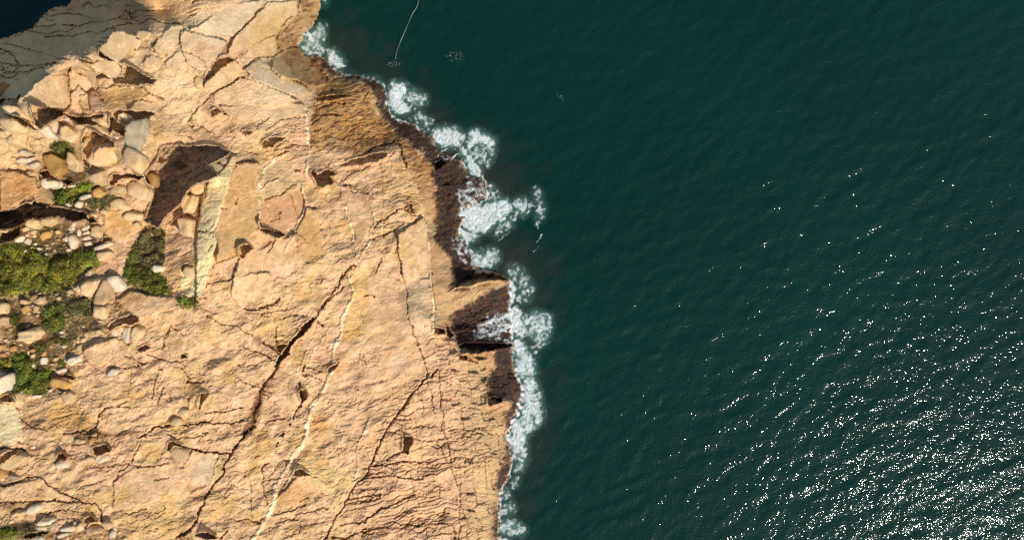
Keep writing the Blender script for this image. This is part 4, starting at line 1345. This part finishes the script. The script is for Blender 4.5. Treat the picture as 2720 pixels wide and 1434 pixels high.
# tile, colour, form (a angular, r rounded, s slab), outline
STONES = """
A w a 400,1210 440,1160 500,1210 540,1300 470,1320 420,1270
A w a 480,1150 560,1140 600,1200 560,1280 520,1250
A w a 600,1130 660,1115 690,1160 630,1150
A w a 1120,1090 1190,1070 1260,1130 1230,1170 1170,1130
A g s 1210,1280 1280,1150 1470,1100 1440,1200 1400,1320 1380,1440 1330,1480 1210,1450
A p a 30,1060 100,1010 270,1010 300,1120 340,1200 200,1120 60,1080
A p r 0,1140 60,1110 230,1150 260,1200 230,1260 120,1270 60,1220
A p r 210,1210 370,1260 310,1300 230,1290
A p r -40,1230 80,1250 60,1310 -40,1310
A p a 130,1270 250,1260 240,1340 110,1350
A p a 290,1330 370,1310 410,1350 380,1390 300,1380
A p a 600,1230 670,1190 730,1230 800,1300 720,1370 560,1320
A p a 880,1130 1000,1120 1030,1180 1000,1210 900,1170
A p a 720,1190 860,1190 830,1230 740,1230
A p r 860,1210 980,1200 1040,1280 1010,1310 930,1250
A w a 1080,1270 1150,1310 1130,1340 1080,1300
A o s -30,800 100,800 160,860 90,910 -30,920
A g r 20,360 60,280 140,250 230,260 240,310 150,345 60,365
A p s 650,630 690,550 760,570 860,640 900,700 780,660
A p s 810,540 860,510 940,530 1020,570 1040,620 960,600 900,560
A p s 1290,350 1310,300 1420,310 1480,340 1440,400 1350,400
B p r 310,1090 350,1060 400,1060 400,1100 340,1120
B p a 140,770 180,710 250,770 210,840 160,840
D p a 890,190 930,110 1090,95 1160,150 1165,270 1050,310 960,310 860,260
D p r 850,320 960,310 1050,320 1130,290 1120,370 1040,420 1040,470 960,485 890,430
D p s 680,200 770,90 800,180 790,280 850,340 760,350 670,320
D p r 1180,180 1240,110 1330,150 1400,210 1410,280 1340,370 1270,310 1210,250
D p r 1220,460 1290,425 1390,450 1450,530 1420,620 1360,635 1270,590 1220,540
D o r 1400,390 1450,350 1520,380 1530,470 1490,500 1440,460
D p r 1050,550 1110,470 1200,470 1230,520 1180,570 1110,560
D p a 1150,420 1190,395 1260,410 1230,450 1180,465
D o r 890,530 950,480 1030,550 970,600 910,590
D w a 430,440 520,400 600,450 580,500 470,525
D o s 460,210 540,180 640,220 645,340 590,410 540,390 480,320
D p r 1060,660 1120,600 1200,610 1250,690 1200,720 1090,690
D p r 1180,770 1250,720 1370,750 1340,800 1220,820
D w a 660,960 720,940 760,1000 720,1090 690,1060
D w s 890,1070 930,1050 1050,1010 1110,1020 1080,1050 990,1080 920,1110
D p a 940,1110 1060,1090 1100,1110 1050,1160 1000,1210 960,1200
D w a 1440,1250 1500,1225 1580,1240 1560,1300 1480,1300
D w a 1390,840 1430,800 1450,830 1420,850
D p a 820,1320 880,1260 910,1300 880,1345
D p a 870,920 930,850 980,860 985,960 900,970 870,950
D w s 655,880 690,835 720,860 710,900 660,905
D w s 620,930 700,905 700,935 630,960
D w s 595,985 650,945 670,980 640,1010
D w s 780,880 870,840 870,880 800,905
D w s 790,925 865,895 865,930 790,950
D w s 785,975 860,945 870,980 800,1000
D w s 800,1020 870,1000 875,1040 820,1050
D w a 740,900 770,880 770,960 745,960
D p a 270,830 310,790 400,790 410,860 350,890 290,860
D p a 410,800 440,770 550,780 545,840 480,870 420,850
D p r 190,890 270,860 290,890 230,915
D o r 385,960 440,905 500,910 490,960 420,1005
D w r 155,980 200,940 235,960 210,1010 160,1020
D w r 235,1020 270,970 300,990 280,1040
D p r 520,920 560,890 590,920 550,940
D w a 175,240 260,215 360,210 370,240 300,260 270,290 190,275
D w a 265,280 390,255 410,280 340,320 280,310
D w a 200,150 280,140 305,190 220,200
D p s 300,60 350,30 390,50 430,110 340,165 310,130
D p a 90,40 200,0 250,20 230,100 110,100
D p r 100,210 150,205 150,240 110,235
D w r 100,300 140,290 150,330 110,325
D p s 230,360 300,335 360,350 360,390 270,400
D p a 415,110 450,100 440,145 415,140
D w a 330,170 370,180 360,200 330,195
D w r 160,160 185,165 180,195 160,190
D w s 640,480 700,465 750,480 700,495 650,500
D w a 610,660 660,635 700,670 650,700
D w a 720,660 760,620 790,640 770,700 720,680
D w s 750,590 830,560 880,550 870,590 800,610 760,615
D p a 950,720 990,690 1030,720 1000,755
D p r 830,760 880,730 920,750 900,790 840,800
D p a 1190,330 1230,310 1270,340 1260,370 1200,350
D w r 1180,250 1220,245 1210,270 1190,275
D p r 1260,840 1330,820 1350,870 1290,880
D w r 350,1120 380,1100 410,1120 380,1150
D w r 410,1130 450,1110 480,1130 440,1160
D w r 620,1080 660,1065 690,1085 650,1110
D w r 310,1025 350,1015 360,1040 330,1045
D w r 640,1130 680,1130 670,1150 650,1150
D p s 0,900 90,880 110,895 60,920 0,925
D p a 300,910 340,900 345,940 300,945
D p r 240,940 275,930 285,955 250,960
D w r 600,490 630,480 635,505 605,510
D p r 60,0 90,-20 100,20 70,30
D p r 120,120 160,105 175,130 140,140
D p r 70,150 100,140 110,165 80,170
D w r 500,0 540,-10 550,30 510,40
D w r 45,60 85,60 80,100 50,95
D p r 810,640 830,630 835,665 815,670
D g r 310,680 370,655 430,680 400,705 330,705
D g r 440,700 500,685 520,710 460,725
D p r 290,860 330,860 330,885 295,885
D p s 480,1020 520,1010 530,1030 490,1040
D p s 420,1030 470,1035 460,1050 425,1050
D p s 430,1060 500,1060 480,1080 430,1080
G p a -20,290 90,300 90,400 20,420 -20,410
G p a 10,440 90,430 80,510 10,520
G p a 200,290 260,260 310,290 270,320 210,310
G p a 340,260 430,240 460,300 390,320 340,300
G o a 210,350 290,310 310,370 240,410
G p a 330,320 380,340 370,400 330,390
G p a 190,660 230,560 380,530 415,590 370,650 260,670
G p a 810,120 860,80 990,70 960,170 900,255 840,240 810,190
G p a 820,20 870,0 910,20 880,60 830,50
G p a 970,160 1010,90 1050,110 1080,200 1100,250 1060,320 930,310 940,240
G w s 1030,60 1150,40 1200,130 1200,170 1110,220 1060,120
G p a 915,390 930,330 1060,320 1050,430 1010,460 900,440
G w s 1080,510 1110,480 1190,470 1130,510 1090,525
G w s 1170,620 1190,530 1260,500 1250,600 1230,690 1190,670
G p s 1130,520 1190,520 1180,580 1120,600
G w s 1060,560 1120,540 1110,620 1080,610
G p s 1270,540 1310,500 1380,560 1330,680 1270,710 1255,620
G p a 900,560 970,550 1000,600 930,590
G p a 770,640 820,620 830,670 780,680
G p a 800,580 850,570 850,620 800,620
G p a 740,700 790,690 780,750 735,750
G w r 780,515 805,515 805,535 785,538
G w a 650,850 720,800 770,800 780,850 690,890 650,890
G w s 530,950 640,910 650,960 560,970
G o s 500,1080 530,1010 600,1010 720,1060 680,1125 560,1095
G p s 580,1170 680,1130 740,1170 730,1240 620,1250
G w s 460,1130 510,1100 500,1140 470,1145
G w a 555,570 600,560 630,585 580,597
G w s 560,607 630,612 620,628 570,625
G w a 590,695 640,690 640,730 595,725
G w a 395,850 420,810 460,820 450,880 405,890
G p a 500,840 550,805 570,830 520,860
G p a 290,800 340,770 360,800 310,830
G w a 290,890 340,865 330,910 300,910
G p a 480,870 520,875 510,895 485,895
G p r 360,930 400,915 410,935 370,940
G w a -20,990 30,950 60,960 50,1020 -20,1030
G w a -60,1050 110,980 100,1130 60,1160 -60,1220
G p a 110,1160 180,1150 220,1260 160,1250
G w s 300,1170 420,1170 400,1200 330,1197
G w s 920,465 1000,470 990,490 930,487
G w r 1010,990 1080,920 1145,930 1130,970 1090,1000 1030,990
G p a 640,190 690,170 720,210 660,230
G p a 710,160 770,120 800,180 760,210 720,190
G p r 540,240 590,240 590,280 550,280
G p r 410,190 440,190 440,215 415,215
G p r 240,520 280,505 290,530 255,540
G p s 300,490 350,485 350,500 310,505
G p r 160,540 60,540 100,560
G o a 0,700 50,690 60,730 0,750
G o a 0,780 60,770 60,810 0,815
G p a 40,640 75,640 75,670 45,670
G o a 100,720 160,700 170,750 110,765
G o a 280,740 340,735 350,760 290,780
G w a 200,1130 245,1130 240,1160 210,1160
G p r 450,1030 480,1025 480,1060 450,1060
G p r 470,990 510,975 520,1000 480,1005
J p s 30,630 180,540 240,520 300,560 200,640 120,690
J w r 540,620 580,595 650,600 660,660 560,680
J w a 910,580 960,550 1040,530 1050,580 980,620 930,610
J p a 820,575 860,555 900,570 890,600 840,600
J p s 690,430 740,390 840,390 860,420 760,445
J p s 450,430 500,415 560,435 490,450
J w s 290,470 330,460 350,480 300,490
J p a 870,355 920,340 920,370 870,375
J p r 1620,225 1680,180 1740,200 1740,250 1690,275 1630,260
J p r 1690,140 1750,100 1800,110 1800,190 1730,180
J w s 260,1050 310,1010 410,1000 410,1070 330,1100 260,1100
J p a 120,1100 170,1070 240,1080 240,1110 140,1130
J w a 370,1190 400,1150 520,1150 500,1200 420,1210 375,1205
J w s 350,1240 380,1220 460,1230 440,1260 360,1260
J g a 480,1190 540,1180 550,1240 500,1270 480,1250
J w s 560,1240 720,1210 710,1270 600,1270
J w s 540,1300 640,1280 670,1300 580,1330
J w a 690,1190 740,1160 760,1180 710,1210
J p a 740,1220 780,1180 800,1230 770,1260
J p a 820,1250 870,1200 960,1230 980,1280 860,1290
J p a 980,1200 1020,1160 1080,1180 1080,1230 1010,1250
J w r 1040,1290 1080,1240 1110,1270 1100,1330 1050,1340
J p s 920,1320 990,1300 980,1330 930,1335
J p r 1160,1340 1200,1320 1220,1358 1180,1370
J w s 270,1340 420,1300 440,1358 400,1400 280,1400
J w r 80,1180 120,1160 130,1190 90,1200
J p s 1620,490 1700,460 1800,500 1800,590 1690,590
J w s 1615,485 1650,462 1680,478 1640,500
J o r 0,670 60,650 90,720 120,760 0,760
J g a 100,720 170,740 220,760 130,780
J p r 645,1165 665,1155 680,1170 660,1180
H w r 520,610 550,598 562,615 545,632
H p r 75,1230 110,1200 130,1260 90,1325
H p r 150,1210 185,1220 180,1290 150,1265
H p r -10,1290 50,1300 80,1360 0,1380
H p a 80,980 120,970 130,1000 95,1010
H p a 100,1010 150,1010 140,1035 105,1035
H p a 30,840 60,840 50,880 25,880
H p a 40,900 80,890 90,930 55,940
E p r 30,1290 70,1230 150,1250 150,1340 60,1350
E p s 100,480 160,440 260,440 240,540 160,560 110,540
E p a 50,580 110,565 190,580 180,680 160,750 60,750 45,660
E g s 250,290 300,270 400,270 420,310 350,390 300,350
E g a 370,230 450,222 465,290 420,300
E p a 0,790 90,780 160,810 150,960 60,960 0,940
"""
LANDMARKS = [(110, 690, "the wide left-edge thicket"), (385, 690, "the tall shrub by the bar"), (150, 845, "the dark round shrub"),
             (75, 1000, "the lower left shrub"), (162, 395, "the small upper shrub"), (200, 520, "the low shrub strip"),
             (500, 805, "the green tuft"), (450, 480, "the deep shaded gully"), (100, 575, "the long dark trench"), (25, 1415, "the bottom corner shrub"),
             (270, 100, "the shaded cliff"), (680, 1130, "the soil-filled crack"), (250, 1165, "the brown soil band"), (565, 330, "the small shaded hollow"),
             (330, 860, "the split slab fan"), (540, 980, "the zigzag crack"), (240, 1385, "the bottom edge rubble"), (90, 640, "the rubble under the trench"), (60, 420, "the upper left rubble")]

stones = []
def make_stone(poly, form, code, seed):
    r = np.random.default_rng(seed)
    c = poly.mean(0)
    poly = poly[np.argsort(np.arctan2(poly[:, 1] - c[1], poly[:, 0] - c[0]))]
    g = float(np.percentile(zat(np.r_[poly[:, 0] * 0.6 + c[0] * 0.4, c[0]], np.r_[poly[:, 1] * 0.6 + c[1] * 0.4, c[1]]), 30))
    W = np.array([place(x, y, g)[:2] for x, y in poly])
    wc = W.mean(0)
    P = W - wc
    x, y = P[:, 0], P[:, 1]
    area = 0.5 * abs(np.sum(x * np.roll(y, -1) - y * np.roll(x, -1)))
    size = math.sqrt(max(area, 0.02))
    hf = {'a': 0.72, 'r': 0.62, 's': 0.46}[form] * r.uniform(0.85, 1.15)
    h = hf * size * (1.0 if size < 2.2 else 0.8)
    pl = []
    ctr_sign = np.sum(x * np.roll(y, -1) - np.roll(x, -1) * y)
    for i in range(len(P)):
        a, b = P[i], P[(i + 1) % len(P)]
        e = b - a
        nrm = np.array([e[1], -e[0]]) / (np.hypot(*e) + 1e-9)
        if ctr_sign < 0:
            nrm = -nrm
        dist = max(float(nrm @ a), 0.16 * size)
        t = math.radians(r.uniform(2, 16 if form != 's' else 8))
        pl.append((nrm[0] * math.cos(t), nrm[1] * math.cos(t), math.sin(t), dist * math.cos(t) + 0.15 * h * math.sin(t)))
    az = r.uniform(0, 6.283)
    tl = math.radians(r.uniform(3, 16))
    pl.append((math.sin(tl) * math.cos(az), math.sin(tl) * math.sin(az), math.cos(tl), h * 0.9))
    for _ in range(3 if form == 'a' else (6 if form == 'r' else 1)):
        az = r.uniform(0, 6.283)
        tl = math.radians(r.uniform(28, 62))
        n3 = np.array([math.sin(tl) * math.cos(az), math.sin(tl) * math.sin(az), math.cos(tl)])
        sup = max(P @ n3[:2]) + 0.9 * h * n3[2]
        pl.append((*n3, sup * r.uniform(0.76, 0.92)))
    pl.append((0, 0, -1, h * 0.55))
    pl = np.array(pl)
    D, F = ico(4 if size > 1.6 else 3 if size > 0.55 else 2)
    pw = {'a': 60, 'r': 20, 's': 70}[form]
    q = np.maximum(D @ pl[:, :3].T, 0) / pl[:, 3]
    rad = (q ** pw).sum(1) ** (-1 / pw)
    co = D * rad[:, None]
    nz = np.zeros(len(co))
    qz = np.zeros(len(co))
    for o_ in range(5):
        w = r.standard_normal(3) * (2.2 * 1.8 ** o_) / size
        sn = np.sin(co @ w + r.uniform(0, 6.28))
        nz += sn / 1.5 ** o_
        if o_ < 3:
            qz += sn
    co = co * (1 + 0.014 * nz + (0.045 if form != 'r' else 0.02) * np.floor(qz * 1.3))[:, None]
    me = make_mesh("boulder", co, F, SM[code], smooth=(form == 'r'))
    return me, (wc[0], wc[1], g + 0.16 * h), size, c

for i, ln in enumerate(STONES.strip().splitlines()):
    t = ln.split()
    p = pts(t[0], t[3:])
    me, loc, size, c = make_stone(p, t[2], t[1], 1000 + i)
    stones.append(dict(me=me, loc=loc, size=size, c=c, form=t[2], code=t[1]))

RUB = [('D', '150,860 600,860 650,1060 300,1150 120,1020', 34, 'under the long dark trench'), ('D', '40,0 430,0 440,320 60,330', 26, 'in the upper left rubble'),
       ('G', '180,240 640,180 760,240 480,300 380,440 200,420', 26, 'between the thicket and dark round shrub'), ('G', '0,640 380,660 480,760 280,860 80,780', 22, 'left of the lower dry grass'),
       ('J', '340,1150 1120,1200 1200,1340 300,1340', 30, 'in the bottom edge rubble'), ('G', '700,560 1000,560 860,700 740,760 640,900 560,900', 16, 'beside the dry grass edge'),
       ('J', '240,440 880,350 880,430 500,460 300,500', 16, 'in the brown soil band'), ('D', '700,700 960,760 980,960 760,1060 620,900', 16, 'beside the stack of flat stones')]
rrub = np.random.default_rng(77)
for t_, tk, n, where in RUB:
    P_ = pts(t_, tk.split())
    got = 0
    while got < n:
        c_ = rrub.uniform(P_.min(0), P_.max(0))
        if not inside(P_, np.array([c_[0]]), np.array([c_[1]]))[0]:
            continue
        r_ = rrub.uniform(2.6, 6.5) * (1 + (rrub.random() < 0.15))
        k_ = rrub.integers(5, 8)
        an = np.sort(rrub.uniform(0, 6.283, k_))
        rot = rrub.uniform(0, 3.14)
        e_ = np.stack([np.cos(an) * r_, np.sin(an) * r_ * rrub.uniform(0.5, 0.9)], 1)
        e_ = e_ @ np.array([[math.cos(rot), math.sin(rot)], [-math.sin(rot), math.cos(rot)]])
        code = rrub.choice(['w', 'p', 'p', 'o'])
        me, loc, size, c = make_stone(e_ + c_, 'a', code, 5000 + len(stones))
        stones.append(dict(me=me, loc=loc, size=size, c=c, form='a', code=code, fixed=f"tiny {CWORD[code]} rubble stone {where}", grp=f"tiny rubble stones {where}"))
        got += 1
def locate(c):
    best = min(LANDMARKS, key=lambda L: (L[0] - c[0]) ** 2 + (L[1] - c[1]) ** 2)
    dx, dy = c[0] - best[0], c[1] - best[1]
    if math.hypot(dx, dy) < 26:
        w = "at"
    elif abs(dx) > 2 * abs(dy):
        w = "right of" if dx > 0 else "left of"
    elif abs(dy) > 2 * abs(dx):
        w = "below" if dy > 0 else "above"
    else:
        w = ("lower " if dy > 0 else "upper ") + ("right of" if dx > 0 else "left of")
    return w + " " + best[2]
for s in stones:
    sz = s['size']
    if 'fixed' in s:
        s['lab'] = s['fixed']; s['name'] = 'stone'
        continue
    sw = 'huge' if sz > 3.2 else 'large' if sz > 1.9 else 'mid-sized' if sz > 1.1 else 'small' if sz > 0.6 else 'tiny'
    fw = {'a': 'angular boulder', 'r': 'rounded boulder', 's': 'flat slab'}[s['form']]
    if sz < 0.8:
        fw = {'a': 'angular stone', 'r': 'rounded stone', 's': 'flat stone'}[s['form']]
    s['name'] = {'angular boulder': 'boulder', 'rounded boulder': 'boulder', 'flat slab': 'stone_slab'}.get(fw, 'stone')
    s['lab'] = f"{sw} {CWORD[s['code']]} {fw} {locate(s['c'])}"
by = {}
for s in stones:
    if 'fixed' in s:
        continue
    by.setdefault(s['lab'], []).append(s)
for lab, L in by.items():
    if len(L) == 2:
        a, b = L
        d = b['c'] - a['c']
        if abs(d[0]) > abs(d[1]):
            first, w1_, w2_ = (a, 'left', 'right') if d[0] > 0 else (b, 'left', 'right')
        else:
            first, w1_, w2_ = (a, 'upper', 'lower') if d[1] > 0 else (b, 'upper', 'lower')
        second = b if first is a else a
        first['lab'] = lab + f", {w1_} of two"
        second['lab'] = lab + f", {w2_} of two"
    elif len(L) > 2:
        ax = 0 if np.ptp([s['c'][0] for s in L]) > np.ptp([s['c'][1] for s in L]) else 1
        L.sort(key=lambda s: s['c'][ax])
        ends = ('leftmost', 'rightmost') if ax == 0 else ('topmost', 'lowest')
        L[0]['lab'] = lab + f", {ends[0]}"
        L[-1]['lab'] = lab + f", {ends[1]}"
        for s in L[1:-1]:
            s['lab'] = lab + (", middle" if len(L) == 3 else ", inner")
for s in stones:
    o = obj(s['name'], s['me'], None, label=s['lab'], category='boulder' if s['name'] == 'boulder' else 'stone', group=s.get('grp', 'loose boulders and stones on the headland'))
    o.location = s['loc']

# ------------------------------------------------------------------ shrubs
def leaf_material():
    m, nt, b = new_mat("shrub leaves")
    N = nt.nodes.new; Lk = nt.links.new
    at = N("ShaderNodeAttribute"); at.attribute_name = "tint"
    Lk(at.outputs["Color"], b.inputs["Base Color"])
    b.inputs["Roughness"].default_value = 0.6
    b.inputs["Specular IOR Level"].default_value = 0.3
    tl = N("ShaderNodeBsdfTranslucent"); Lk(at.outputs["Color"], tl.inputs[0])
    mx = N("ShaderNodeMixShader"); mx.inputs[0].default_value = 0.25
    Lk(b.outputs[0], mx.inputs[1]); Lk(tl.outputs[0], mx.inputs[2]); Lk(mx.outputs[0], nt.nodes["Material Output"].inputs["Surface"])
    return m
LEAF = leaf_material()
m_stem, nt_, b_ = new_mat("shrub wood")
b_.inputs["Base Color"].default_value = (0.09, 0.06, 0.04, 1)
b_.inputs["Roughness"].default_value = 0.9

def sample_poly(p, n, r):
    out = np.zeros((0, 2))
    lo, hi = p.min(0), p.max(0)
    while len(out) < n:
        q = r.uniform(lo, hi, (n * 2, 2))
        out = np.vstack([out, q[inside(p, q[:, 0] + 4 * np.sin(q[:, 1] * 0.31) + 2.5 * np.sin(q[:, 1] * 0.83 + q[:, 0] * 0.4) + r.normal(0, 2.2, len(q)), q[:, 1] + 4 * np.sin(q[:, 0] * 0.36) + 2.5 * np.sin(q[:, 0] * 0.9) + r.normal(0, 2.2, len(q)))]])
    return out[:n]
def poly_area(p):
    x, y = p.T
    return 0.5 * abs(np.sum(x * np.roll(y, -1) - y * np.roll(x, -1)))

def shrub(p, h, label, seed, hue=(0.075, 0.105, 0.012), dens=210, leaf=0.125, dry=0.08, name='shrub', category='shrub'):
    r = np.random.default_rng(seed)
    c = p.mean(0)
    g0 = float(zat(c[0], c[1]))
    pm = PX * (CAM_H - g0) / CAM_H
    area = poly_area(p) * pm * pm
    base = place(c[0], c[1], g0)
    root = obj(name, None, None, label=label, category=category, group='green shrubs on the headland')
    root.location = (base[0], base[1], g0)
    n = int(area * dens)
    q = sample_poly(p, n, r)
    ncl = max(3, int(area / 0.55))
    cl = sample_poly(p, ncl, r)
    cr = r.uniform(0.45, 0.95, ncl) / pm
    ch = r.uniform(0.55, 1.0, ncl) * h
    ct = r.uniform(0.5, 1.45, ncl)
    chue = r.uniform(-1, 1, ncl)
    d2 = ((q[:, None] - cl[None]) ** 2).sum(-1)
    dome = ch[None] * np.sqrt(np.clip(1 - d2 / cr[None] ** 2, 0, 1))
    k = dome.argmax(1)
    top_ = dome.max(1)
    ed = seg_dist(p, q[:, 0], q[:, 1], True)
    top_ = np.maximum(top_, 0.15 * h) * np.clip(ed / 9, 0.25, 1)
    hz = top_ * r.uniform(0, 1, n) ** 0.35
    z = zat(q[:, 0], q[:, 1]) + hz + 0.02
    X_, Y_, Z_ = place(q[:, 0], q[:, 1], z)
    C_ = np.stack([X_ - base[0], Y_ - base[1], Z_ - g0], 1)
    # leaf frames, mostly facing up and out
    out_ = np.zeros((n, 3)); out_[:, :2] = (q - cl[k]) * np.array([1, -1]) / cr[k][:, None]; out_[:, 2] = 0.9
    nrm = out_ + 0.75 * r.standard_normal((n, 3))
    nrm /= np.linalg.norm(nrm, axis=1)[:, None]
    t1 = np.cross(nrm, r.standard_normal((n, 3))); t1 /= np.linalg.norm(t1, axis=1)[:, None]
    t2 = np.cross(nrm, t1)
    L_ = leaf * r.uniform(0.6, 1.3, n)[:, None]
    co = np.stack([C_ - t1 * L_, C_ + t2 * L_ * 0.5, C_ + t1 * L_, C_ - t2 * L_ * 0.5], 1).reshape(-1, 3)
    fc = np.arange(4 * n).reshape(-1, 4)
    col = np.array(hue)[None] * (ct[k] * r.uniform(0.65, 1.35, n))[:, None]
    col[:, 0] *= 1 + 0.28 * chue[k]
    isdry = r.uniform(0, 1, n) < dry
    col[isdry] = np.array([0.19, 0.13, 0.06]) * r.uniform(0.7, 1.2, (isdry.sum(), 1))
    me = make_mesh("foliage", co, fc, LEAF)
    add_color(me, "tint", np.repeat(col, 4, 0))
    obj("foliage", me, root)
    # woody stems from the base to the clumps
    B0 = np.array([base[0], base[1], g0])
    for j in range(min(ncl, 7)):
        q0 = cl[j] * 0.45 + c * 0.55
        a = np.array(place(*q0, float(zat(*q0)) - 0.1)) - B0
        b = np.array(place(cl[j][0], cl[j][1], float(zat(*cl[j])) + ch[j] * 0.7)) - B0
        dd = b - a
        s1 = np.cross(dd, (0.3, 0.2, 1)); s1 /= np.linalg.norm(s1) + 1e-9
        s2 = np.cross(dd, s1); s2 /= np.linalg.norm(s2) + 1e-9
        co = [P_ + w * (s1 * math.cos(a_ * 1.2566) + s2 * math.sin(a_ * 1.2566))
              for P_, w in ((a, 0.05), ((a + b) / 2 + r.uniform(-.1, .1, 3), 0.035), (b, 0.012)) for a_ in range(5)]
        fc = [[e * 5 + a_, e * 5 + (a_ + 1) % 5, e * 5 + 5 + (a_ + 1) % 5, e * 5 + 5 + a_] for e in range(2) for a_ in range(5)]
        obj("stem", make_mesh("stem", co, fc, m_stem), root)

G1 = (0.22, 0.235, 0.022); G2 = (0.155, 0.18, 0.022); G3 = (0.15, 0.15, 0.04)
SHRUBS = [
    ('Z', '-60,655 0,650 42,645 92,662 134,684 120,760 70,780 42,785 -60,800', 1.0, G1, 'left half of the wide green shrub thicket at the left edge'),
    ('Z', '134,684 168,682 200,668 252,664 266,690 262,708 232,710 229,720 207,748 173,770 134,778 98,779 120,740', 1.0, G1, 'bright right half of the wide green shrub thicket'),
    ('Z', '387,608 414,603 440,606 438,640 436,668 440,694 420,700 406,720 372,704 352,654 370,626', 0.9, G3, 'upper part of the tall shrub beside the pale rock bar'),
    ('Z', '352,654 372,704 406,716 436,735 447,757 459,779 420,784 392,782 363,765 333,748 325,732 336,696', 0.9, G2, 'dense lower part of the tall shrub beside the pale rock bar'),
    ('Z', '480,790 497,787 522,787 528,804 522,818 497,821 484,816 470,810 470,792', 0.6, G2, 'small green tuft at the foot of the pale rock bar'),
    ('G', '370,450 420,360 500,300 600,320 610,400 620,520 560,570 470,580 400,520', 0.8, G2, 'round dark green shrub below the thicket'),
    ('G', '600,330 720,260 830,240 900,330 880,420 760,430 640,420', 0.6, G3, 'olive brown shrub right of the dark round shrub'),
    ('G', '520,600 660,640 620,690 500,680', 0.4, G2, 'little green shrub beside two white stones'),
    ('G', '100,800 240,770 300,850 330,940 500,930 490,1000 470,1080 430,1170 300,1170 150,1140 100,1120 110,960', 0.9, G2, 'large dark shrub at the lower left above the white boulder'),
    ('G', '0,830 100,820 110,920 -20,940', 0.6, G1, 'small shrub touching the left edge beside the large dark shrub'),
    ('G', '80,420 200,400 180,520 100,540', 0.5, G2, 'small shrub beside the square boulders at the left edge'),
    ('G', '360,700 440,680 430,790 350,800', 0.45, G2, 'small shrub between scattered white stones'),
    ('G', '530,890 600,830 640,870 560,910', 0.4, G2, 'tiny shrub left of the white boulder'),
    ('D', '470,110 520,60 620,50 680,90 700,160 660,230 600,190 520,170', 0.6, G2, 'small round shrub in the upper rubble'),
    ('D', '500,540 600,490 700,500 740,590 700,640 600,660 520,640', 0.6, G2, 'left end of the low shrub strip among the boulders'),
    ('D', '700,500 800,440 900,460 880,520 780,540 740,590', 0.6, G1, 'bright right end of the low shrub strip among the boulders'),
    ('D', '810,640 900,580 1000,560 1100,560 1110,600 1040,660 960,690 870,690', 0.5, G3, 'sparse brownish shrub right of the low shrub strip'),
    ('J', '-60,1240 90,1230 180,1270 150,1330 60,1420 -60,1420', 0.7, G1, 'green shrub in the bottom left corner'),
    ('D', '270,870 500,870 540,900 480,910 300,900', 0.35, G2, 'low green plants between stones at the dark trench'),
]
for i, (t_, tk, h, hue, lb) in enumerate(SHRUBS):
    shrub(pts(t_, tk.split()), h, lb, 500 + i, hue, dry=0.38 if hue is G3 else 0.14)

# dry grass round the shrubs: uncountable blades
def dry_grass(name, polys, label, seed, dens=110):
    r = np.random.default_rng(seed)
    allc, alll = [], []
    for p in polys:
        g0 = float(zat(*p.mean(0)))
        pm = PX * (CAM_H - g0) / CAM_H
        n = int(poly_area(p) * pm * pm * dens)
        q = sample_poly(p, n, r)
        z = zat(q[:, 0], q[:, 1])
        B = np.stack(place(q[:, 0], q[:, 1], z - 0.02), 1)
        az = r.uniform(0, 6.283, n)
        lean = r.uniform(0.1, 0.35, n)
        hh = r.uniform(0.08, 0.22, n)
        tip = B + np.stack([np.cos(az) * lean, np.sin(az) * lean, hh], 1)
        sd_ = np.stack([-np.sin(az), np.cos(az), np.zeros(n)], 1) * 0.03
        allc.append(np.stack([B - sd_, B + sd_, tip + sd_ * 0.4, tip - sd_ * 0.4], 1).reshape(-1, 3))
        c = np.array([0.20, 0.145, 0.07])[None] * r.uniform(0.5, 1.4, (n, 1))
        gr = r.uniform(0, 1, n) < 0.25
        c[gr] = np.array([0.08, 0.10, 0.02])
        alll.append(np.repeat(c, 4, 0))
    co = np.vstack(allc)
    me = make_mesh(name, co, np.arange(len(co)).reshape(-1, 4), LEAF)
    add_color(me, "tint", np.vstack(alll))
    obj(name, me, None, label=label, category='grass', kind='stuff')
dry_grass('dry_grass', [pts('G', '640,440 900,430 1040,540 900,560 760,560 720,680 640,760 470,800 480,740 640,640 640,520'.split()),
                        pts('G', '0,300 300,240 640,190 760,230 620,310 480,300 380,430 200,420 60,420'.split()),
                        pts('G', '150,690 350,690 480,740 480,900 330,930 270,780'.split())], 'brown dry grass between the shrubs on the left', 901)
dry_grass('dry_grass', [pts('D', '0,960 150,1010 330,1060 560,1000 640,1040 700,1100 480,1150 330,1080 0,1040'.split()), pts('D', '560,680 850,690 1000,660 960,740 840,740'.split())],
          'dry grass under the rubble beside the dark trench', 902)
dry_grass('dry_grass', [pts('J', '0,1190 260,1190 360,1270 240,1350 150,1330 180,1270 90,1230'.split())], 'dry grass around the bottom left corner shrub', 903)
